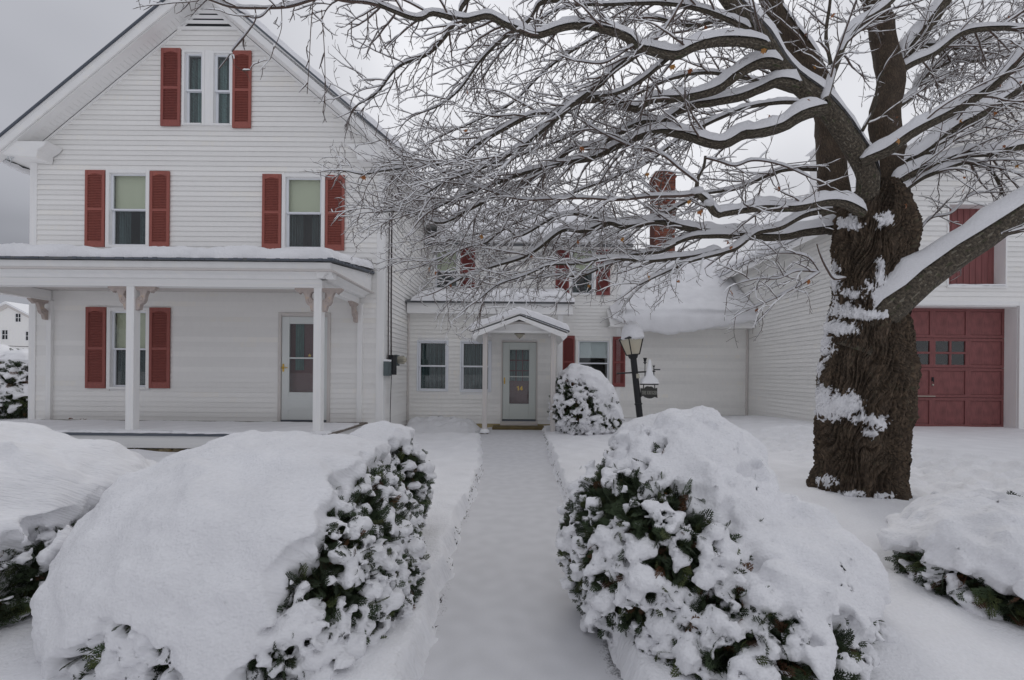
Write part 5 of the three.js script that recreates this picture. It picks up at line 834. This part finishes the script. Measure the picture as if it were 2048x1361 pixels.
  for (let k = 0; k < N; k++) {
    const s = surf(pick()); if (s.y < 0.0 || body(s) < -0.05) continue; const g = grad(s), c = cover(s, g); if (c > 0.55 && R() > 0.05) continue;
    s.addScaledVector(g, (-0.08 + 0.10 * R()) * sc);
    const dir = g.clone().multiplyScalar(0.8).add(V((R() - 0.5) * 1.3, (R() - 0.65) * 1.1, (R() - 0.5) * 1.3)).normalize(), side = V(R() - 0.5, (R() - 0.5) * 0.6, R() - 0.5).cross(dir).normalize(), nrm = V(0, 0, 0).crossVectors(side, dir);
    const k2 = (0.55 + 0.6 * R()) * sc; place.push(new THREE.Matrix4().makeBasis(side.multiplyScalar(k2), dir.multiplyScalar(k2), nrm.multiplyScalar(k2)).setPosition(s));
    const w = R(), b = 0.55 + 0.9 * R(); col.push(w < 0.06 ? L(0.10 * b, 0.045 * b, 0.018 * b) : w < 0.25 ? L(0.065 * b, 0.082 * b, 0.026 * b) : L(0.038 * b, 0.058 * b, 0.026 * b));
  }
  const im = new THREE.InstancedMesh(sprayGeo, M.spray, place.length); place.forEach((m, i) => { im.setMatrixAt(i, m); im.setColorAt(i, col[i]); }); im.name = 'foliage'; im.userData.kind = 'stuff'; t.add(im);
  return t;
}
const HG = 'shrubs flanking the cleared walk';
shrub({ at: [-1.5, -2.65], seed: 21, label: 'broad shrub under a smooth snow dome beside the walk, porch behind it', group: HG, lobes: [[0.03, 0.34, 0, 0.75, 0.56, 0.78], [-0.28, 0.20, 0.20, 0.43, 0.5, 0.50], [0.42, 0.22, 0.1, 0.42, 0.64, 0.74], [0.42, 0.52, -0.8, 0.30, 0.36, 0.30]], snow: 0.13, bias: [-1.0, 0.05], edge: [-0.02, 0.24], cell: 0.016, clumps: 6500, sprays: 17000, low: 0.6, lump: 1.0 });
shrub({ at: [-3.35, -2.5], seed: 22, label: 'second shrub buried in snow farther from the walk, dark underneath', group: HG, lobes: [[0, 0.26, 0, 0.80, 0.69, 0.95], [-0.85, 0.22, 0.1, 0.8, 0.68, 0.95], [0.36, 0.30, -0.25, 0.5, 0.50, 0.75]], snow: 0.14, bias: [0, -0.15], edge: [0.16, 0.42], cell: 0.022, clumps: 1300, sprays: 8000, low: 0.0 });
shrub({ at: [1.05, -2.6], seed: 23, label: 'tall tufted shrub with dark green sprays showing through clumped snow near the lamp post', group: HG, lobes: [[-0.06, 0.62, -0.2, 0.43, 0.46, 0.43], [-0.23, 0.42, 0.0, 0.50, 0.48, 0.53], [0.42, 0.16, -0.02, 0.34, 0.42, 0.50], [0.55, 0.30, -0.15, 0.2, 0.22, 0.25], [0.02, 0.06, 0.12, 0.50, 0.52, 0.72], [0.28, 0.22, 0.06, 0.36, 0.40, 0.52]], snow: 0.11, bias: [0.55, -0.35], edge: [0.26, 0.50], cell: 0.015, clumps: 6000, sprays: 25000, low: 0.6, lump: 1.5 });
shrub({ at: [3.12, -2.72], seed: 24, label: 'low rounded shrub of snow pillows beyond the maple trunk, dark beneath its edge', group: HG, lobes: [[0, 0.27, 0, 0.66, 0.32, 0.52], [0.8, 0.28, 0.1, 0.8, 0.36, 0.66], [-0.3, 0.25, 0.12, 0.36, 0.26, 0.38]], snow: 0.11, bias: [0, 0.0], edge: [0.02, 0.30], cell: 0.017, clumps: 1700, sprays: 7000, low: 0.1, scale: 1.1, lump: 1.9 });
shrub({ at: [1.40, -10.15], seed: 25, label: 'round clipped shrub with a snow cap under the entry side window', lobes: [[0, 0.62, 0, 0.68, 0.72, 0.6], [-0.1, 1.1, 0, 0.48, 0.42, 0.45], [0.1, 0.4, 0, 0.66, 0.45, 0.55]], snow: 0.11, bias: [0.35, 0], edge: [0.2, 0.5], cell: 0.028, clumps: 2600, sprays: 6000, low: 0.5, scale: 1.3, lump: 1.2 });
shrub({ at: [-16.6, -14.5], seed: 26, label: 'big snow dusted evergreen beyond the porch corner', lobes: [[0, 0.8, 0, 1.7, 1.1, 1.3], [-0.6, 1.4, 0, 0.9, 0.7, 0.8], [0.9, 1.0, 0.2, 0.9, 0.9, 0.9]], snow: 0.12, edge: [0.35, 0.7], cell: 0.05, clumps: 2200, sprays: 6000, low: 0.5, scale: 2.2 });

// ------------------------------------------------------------------ lamp post
{
  const foot = P(1298, 992, 4.9), head = P(1267, 708, 4.9), ax = head.clone().sub(foot), H = ax.length();
  const t = thing('lamp_post', 'leaning black lamp post with four sided lantern capped by snow', 'lamp post', foot.clone().setY(foot.y - 0.05)); t.rotation.z = Math.atan2(-ax.x, ax.y);
  part(t, 'post', new THREE.CylinderGeometry(0.034, 0.037, H + 0.05, 20).translate(0, (H + 0.05) / 2, 0), M.black);
  part(t, 'collar', new THREE.CylinderGeometry(0.042, 0.042, 0.015, 20).translate(0, H - 0.5, 0), M.black);
  const b = new THREE.CylinderGeometry(0.009, 0.009, 0.42, 10); b.rotateZ(Math.PI / 2 - 0.05); b.translate(0.01, H - 0.155, 0.0); part(t, 'ladder_bar', b, M.black);
  part(t, 'sensor', rbx(0.0, 0.035, H - 0.22, H - 0.17, 0.025, 0.045, 0.005), M.paleMetal);
  const ln = sub(t, 'lantern', V(0, H + 0.04, 0), 0.35), hb = 0.05, ht = 0.092, lh = 0.18;
  for (let k = 0; k < 4; k++) {
    const c = Math.cos(k * Math.PI / 2), s = Math.sin(k * Math.PI / 2), rot = (x, z) => [x * c - z * s, x * s + z * c];
    const q = [[-hb, hb, 0], [hb, hb, 0], [ht, ht, lh], [-ht, ht, lh]].map(([x, z, y]) => { const r = rot(x * 0.97, z * 0.97); return V(r[0], y, r[1]); }), gb = new GB(), n = V(0, 0, 0).crossVectors(q[1].clone().sub(q[0]), q[3].clone().sub(q[0])).normalize(); q.forEach((p) => gb.v(p, n)); gb.i.push(0, 1, 2, 0, 2, 3); part(ln, 'pane', gb.build(), M.frosted);
    const e0 = rot(hb, hb), e1 = rot(ht, ht); part(ln, 'rib', new THREE.TubeGeometry(new THREE.LineCurve3(V(e0[0], 0, e0[1]), V(e1[0], lh, e1[1])), 1, 0.0065, 8), M.black);
    const f0 = rot(-hb, hb), f1 = rot(-ht, ht); part(ln, 'rail', [new THREE.TubeGeometry(new THREE.LineCurve3(V(e0[0], 0, e0[1]), V(f0[0], 0, f0[1])), 1, 0.006, 6), new THREE.TubeGeometry(new THREE.LineCurve3(V(e1[0], lh, e1[1]), V(f1[0], lh, f1[1])), 1, 0.008, 6)], M.black);
  }
  part(ln, 'bulb', new THREE.LatheGeometry([[0.001, 0.02], [0.02, 0.02], [0.02, 0.05], [0.034, 0.09], [0.03, 0.125], [0.001, 0.145]].map((q) => new THREE.Vector2(...q)), 14), mat({ color: L(0.55, 0.42, 0.2), roughness: 0.5 }));
  part(ln, 'base_plate', new THREE.CylinderGeometry(0.06, 0.042, 0.04, 16).translate(0, -0.022, 0), M.black);
  const rf = new THREE.ConeGeometry(0.145, 0.06, 4); rf.rotateY(Math.PI / 4); rf.translate(0, lh + 0.035, 0); part(ln, 'lantern_roof', rf, M.black);
  const capG = new THREE.SphereGeometry(1, 40, 28), a = capG.attributes.position; for (let i = 0; i < a.count; i++) { const x = a.getX(i), y = a.getY(i), z = a.getZ(i), k = 1 + 0.05 * n3(x * 2, y * 2, z * 2 + 3) + 0.02 * n3(x * 7, y * 7, z * 7); a.setXYZ(i, x * k * 0.122, y > 0 ? y * k * 0.185 : y * 0.02 + 0.01 * n3(x * 5, 0, z * 5), z * k * 0.122); } capG.computeVertexNormals();
  const cap = new THREE.Mesh(capG, M.snow); cap.name = numbered('snow_cap'); cap.position.copy(P(1266, 677, 4.9)); cap.rotation.z = 0.1; cap.userData = { kind: 'stuff', label: 'tall snow cap on the lantern of the lamp post', category: 'snow' }; scene.add(cap);
  // hanging name sign with two tiny lamp ornaments
  const sp = P(1298, 783, 4.88), s = thing('name_sign', 'small black shaped name sign hanging from the lamp post bracket', 'sign', sp.clone().setY(sp.y - 0.07));
  const sh = new THREE.Shape(); sh.moveTo(-0.09, 0.005); sh.quadraticCurveTo(-0.06, 0.03, -0.055, 0.012); sh.quadraticCurveTo(0.01, -0.025, 0.06, 0.012); sh.lineTo(0.09, 0.0); sh.lineTo(0.085, 0.055); sh.lineTo(0.086, 0.105); sh.quadraticCurveTo(0.06, 0.10, 0.052, 0.095); sh.quadraticCurveTo(0.035, 0.13, 0.004, 0.118); sh.quadraticCurveTo(-0.03, 0.135, -0.05, 0.098); sh.lineTo(-0.09, 0.1);
  const sgn = new THREE.ExtrudeGeometry(sh, { depth: 0.01, bevelEnabled: true, bevelSize: 0.002, bevelThickness: 0.002, bevelSegments: 1, curveSegments: 6 }); part(s, 'board', sgn, mat({ color: L(0.03, 0.03, 0.025), roughness: 0.6 }));
  const font = await new FontLoader().loadAsync('fonts/droid/droid_serif_bold.typeface.json'); const tx = new TextGeometry('THE KRUGER', { font, size: 0.019, depth: 0.002, curveSegments: 3 }); tx.computeBoundingBox(); const tw = tx.boundingBox.max.x; tx.scale(0.165 / tw, 2.0, 1); tx.translate(-0.083, 0.036, 0.0125); part(s, 'lettering', tx, mat({ color: L(0.30, 0.30, 0.26), roughness: 0.6 }));
  part(s, 'hanger', [rbx(-0.10, 0.10, 0.138, 0.15, -0.004, 0.016, 0.003), rbx(0.055, 0.065, 0.10, 0.14, 0.002, 0.01, 0.002), rbx(-0.065, -0.055, 0.10, 0.14, 0.002, 0.01, 0.002), rbx(-0.05, -0.042, 0.15, 0.37, 0.0, 0.008, 0.002), rbx(0.045, 0.055, 0.15, 0.33, 0.0, 0.008, 0.002)], M.black);
  part(s, 'lamp_ornament', [new THREE.ConeGeometry(0.02, 0.03, 8).rotateX(Math.PI).translate(-0.046, 0.37, 0.004), new THREE.CylinderGeometry(0.018, 0.012, 0.035, 8).translate(-0.046, 0.405, 0.004), new THREE.CylinderGeometry(0.022, 0.022, 0.008, 8).translate(-0.046, 0.427, 0.004)], M.black);
  part(s, 'lamp_ornament', [new THREE.ConeGeometry(0.016, 0.03, 8).rotateX(Math.PI).translate(0.05, 0.335, 0.004), rbx(0.055, 0.12, 0.30, 0.312, 0, 0.008, 0.003)], M.black);
  const lathe = new THREE.LatheGeometry([[0.001, 0.42], [0.014, 0.41], [0.02, 0.36], [0.03, 0.30], [0.05, 0.24], [0.085, 0.20], [0.1, 0.165], [0.098, 0.152], [0.001, 0.15]].map((q) => new THREE.Vector2(...q)), 28), la = lathe.attributes.position; for (let i = 0; i < la.count; i++) { const k = 1 + 0.14 * n3(la.getX(i) * 30, la.getY(i) * 14, la.getZ(i) * 30); la.setXYZ(i, la.getX(i) * k + 0.005, la.getY(i), la.getZ(i) * k * 0.45); } lathe.computeVertexNormals();
  const sc = new THREE.Mesh(lathe, M.snowFine); sc.name = numbered('snow_cap'); sc.position.copy(s.position); sc.userData = { kind: 'stuff', label: 'cone of snow piled on the hanging name sign', category: 'snow' }; scene.add(sc);
}

// ------------------------------------------------------------------ electric meter, conduits and wires
{
  const X = -2.85 + 0.045, at = (px, py) => { const d = X * FOCAL / (px - VX); return P(px, py, d).setX(X); };
  const b0 = at(770, 752), t = thing('electric_meter', 'grey electric meter and junction boxes on the side wall of the gabled house', 'meter', V(X, b0.y, b0.z));
  const o = t.position, yb = (py, d) => EYE - (py - VY + 2.5) * d / FOCAL - o.y, zAt = (px) => -X * FOCAL / (px - VX) - o.z;
  part(t, 'junction_box', rbx(0, 0.10, yb(752, 9.3), yb(724, 9.3), zAt(773), zAt(766), 0.01), M.greyMetal); part(t, 'box_snow', rbx(0, 0.1, yb(724, 9.3), yb(720, 9.3), zAt(773), zAt(766), 0.01), M.snowFine);
  part(t, 'main_box', rbx(0, 0.11, yb(750, 9.6), yb(711, 9.6), zAt(783), zAt(775), 0.01), M.dark);
  const mz = (zAt(786) + zAt(795)) / 2, my = (yb(729, 9.9) + yb(711, 9.9)) / 2; part(t, 'meter_dial', new THREE.CylinderGeometry(0.085, 0.095, 0.15, 24).rotateZ(Math.PI / 2).translate(0.11, my, mz), M.paleMetal); part(t, 'meter_glass', new THREE.SphereGeometry(0.07, 16, 10).translate(0.18, my, mz), M.frosted); part(t, 'meter_socket', rbx(0, 0.06, my - 0.13, my + 0.11, mz - 0.12, mz + 0.12, 0.01), M.greyMetal);
  const tb = (pts, r) => new THREE.TubeGeometry(new THREE.CatmullRomCurve3(pts), 40, r, 6);
  part(t, 'conduit', tb([V(0.03, yb(722, 9.4), zAt(773)), V(0.025, yb(600, 9.4), zAt(773)), V(0.03, yb(430, 9.4), zAt(773))], 0.012), M.cable);
  part(t, 'conduit', tb([V(0.04, yb(711, 9.6), zAt(778)), V(0.03, yb(600, 9.6), zAt(778)), V(0.03, yb(392, 9.6), zAt(778))], 0.016), M.cable);
  part(t, 'ground_wire', tb([V(0.03, yb(750, 9.6), zAt(780)), V(0.025, yb(800, 9.6), zAt(779)), V(0.03, yb(855, 9.6), zAt(778))], 0.008), M.cable);
  for (const k of [0, 1, 2]) part(t, 'drip_loop', tb([V(0.05, yb(395, 9.6), zAt(779)), V(0.14 + 0.05 * k, yb(396 + 6 * k, 9.6), zAt(783 + 2 * k)), V(0.12, yb(375, 9.6), zAt(777)), V(0.10, yb(362, 9.6), zAt(774)), V(0.2, yb(358, 9.6), zAt(776))], 0.009), M.cable);
  const wire = (name, label, pts, r) => { const m = new THREE.Mesh(new THREE.TubeGeometry(new THREE.CatmullRomCurve3(pts), 80, r, 6), M.cable); m.name = numbered(name); m.userData = { label, category: 'cable' }; scene.add(m); };
  wire('service_cable', 'thin black service cable strung behind the maple boughs from house to barn', [P(776, 358, 9.5), P(850, 362, 9.45), P(1040, 369, 9.35), P(1260, 359, 9.25), P(1636, 321, 9.1), P(2048, 268, 9.0), P(2200, 245, 9.05)], 0.009);
  wire('phone_line', 'thinner black line strung below the service cable', [P(774, 428, 9.45), P(850, 436, 9.4), P(1100, 446, 9.3), P(1400, 420, 9.2), P(1900, 345, 9.08), P(2100, 315, 9.05)], 0.005);
  // far lines in front of the neighbouring house
  wire('far_line', 'thin utility line crossing in front of the neighbouring house', [P(-120, 689, 40), P(0, 692, 40), P(70, 694, 40), P(300, 690, 40)], 0.03); wire('far_line', 'lower utility line crossing the neighbouring house below another', [P(-120, 700, 40), P(0, 702, 40), P(70, 704, 40), P(300, 702, 40)], 0.03);
}

// ------------------------------------------------------------------ neighbouring house seen past the porch
{
  const d = 75, pk = P(17, 604, d), h = thing('neighbouring_house', 'distant white gabled house with small paned windows past the porch corner', 'house', V(pk.x, 0, -d)), k = d / FOCAL, W = 5.6, EVY = P(60, 634, d).y, A = pk.y;
  part(h, 'wall', ext([[-W, -0.5], [W, -0.5], [W, EVY - 0.6], [0, A - 0.4], [-W, EVY - 0.6]], 12).translate(0, 0, -12), M.siding[1]);
  for (const s of [-1, 1]) part(h, 'roof', ext([[0, A], [s * (W + 0.6), EVY - 0.7], [s * (W + 0.6), EVY - 1.0], [0, A - 0.35]], 12.8).translate(0, 0, -12.2), M.snowFine);
  part(h, 'rake_board', [ext([[0, A - 0.36], [W + 0.5, EVY - 1.02], [W + 0.5, EVY - 1.5], [0, A - 0.9]], 0.3), ext([[0, A - 0.36], [-W - 0.5, EVY - 1.02], [-W - 0.5, EVY - 1.5], [0, A - 0.9]], 0.3)], M.trimWorn);
  for (const [x0, y0, x1, y1] of [[31.5, 628, 42, 644], [4.5, 661, 16, 679], [52, 664, 62, 681], [53, 700, 62, 718]]) { const [a, b, c, e] = rectAt(h, d, [x0, y0, x1, y1]), w = sub(h, 'window'); part(w, 'frame', [bx(a - 0.12, a, c - 0.12, e + 0.12, 0, 0.12), bx(b, b + 0.12, c - 0.12, e + 0.12, 0, 0.12), bx(a, b, e, e + 0.12, 0, 0.12), bx(a, b, c - 0.12, c, 0, 0.12), bx((a + b) / 2 - 0.035, (a + b) / 2 + 0.035, c, e, 0.02, 0.08), bx(a, b, (c + e) / 2 - 0.04, (c + e) / 2 + 0.04, 0.02, 0.081)], M.trim); part(w, 'pane', bx(a, b, c, e, 0.004, 0.03), mat({ color: L(0.012, 0.016, 0.022), roughness: 0.08 })); }
}

// ------------------------------------------------------------------ grass and litter along the edges of the walk
{
  const r = rng(606), b = new GB(); 
  for (let k = 0; k < 900; k++) {
    const right = r() < 0.5, d = right ? 4.2 + 6 * r() : 2.3 + 4.2 * r(), x = right ? walkR(d) + 0.005 + 0.03 * (r() - 0.3) : walkL(d) + 0.03 * (r() - 0.5), cl = n2(d * 3.1, right ? 4 : 9); if (cl < (right ? -0.25 : 0.1)) continue;
    const y = Math.min(groundY(x, -d), 0.1) + 0.004, a = r() * TAU, l = 0.008 + 0.022 * r(), w = 0.002 + 0.004 * r(), o = b.base, p = V(x + 0.02 * (r() - 0.5), y, -d), e = V(Math.cos(a) * l, 0.3 * l + r() * l, Math.sin(a) * l), s = V(-Math.sin(a) * w, 0, Math.cos(a) * w), n = V(0, 1, 0);
    b.v(p.clone().add(s), n); b.v(p.clone().sub(s), n); b.v(p.clone().add(e), n); b.i.push(o, o + 1, o + 2);
  }
  const m = new THREE.Mesh(b.build(), M.grass); m.name = 'grass_litter'; m.userData = { kind: 'stuff', label: 'brown grass blades and litter along the walk edges', category: 'grass' }; scene.add(m);
}
scene.traverse((o) => { if (o.isMesh) { o.castShadow = true; o.receiveShadow = true; } });
renderer.render(scene, camera);
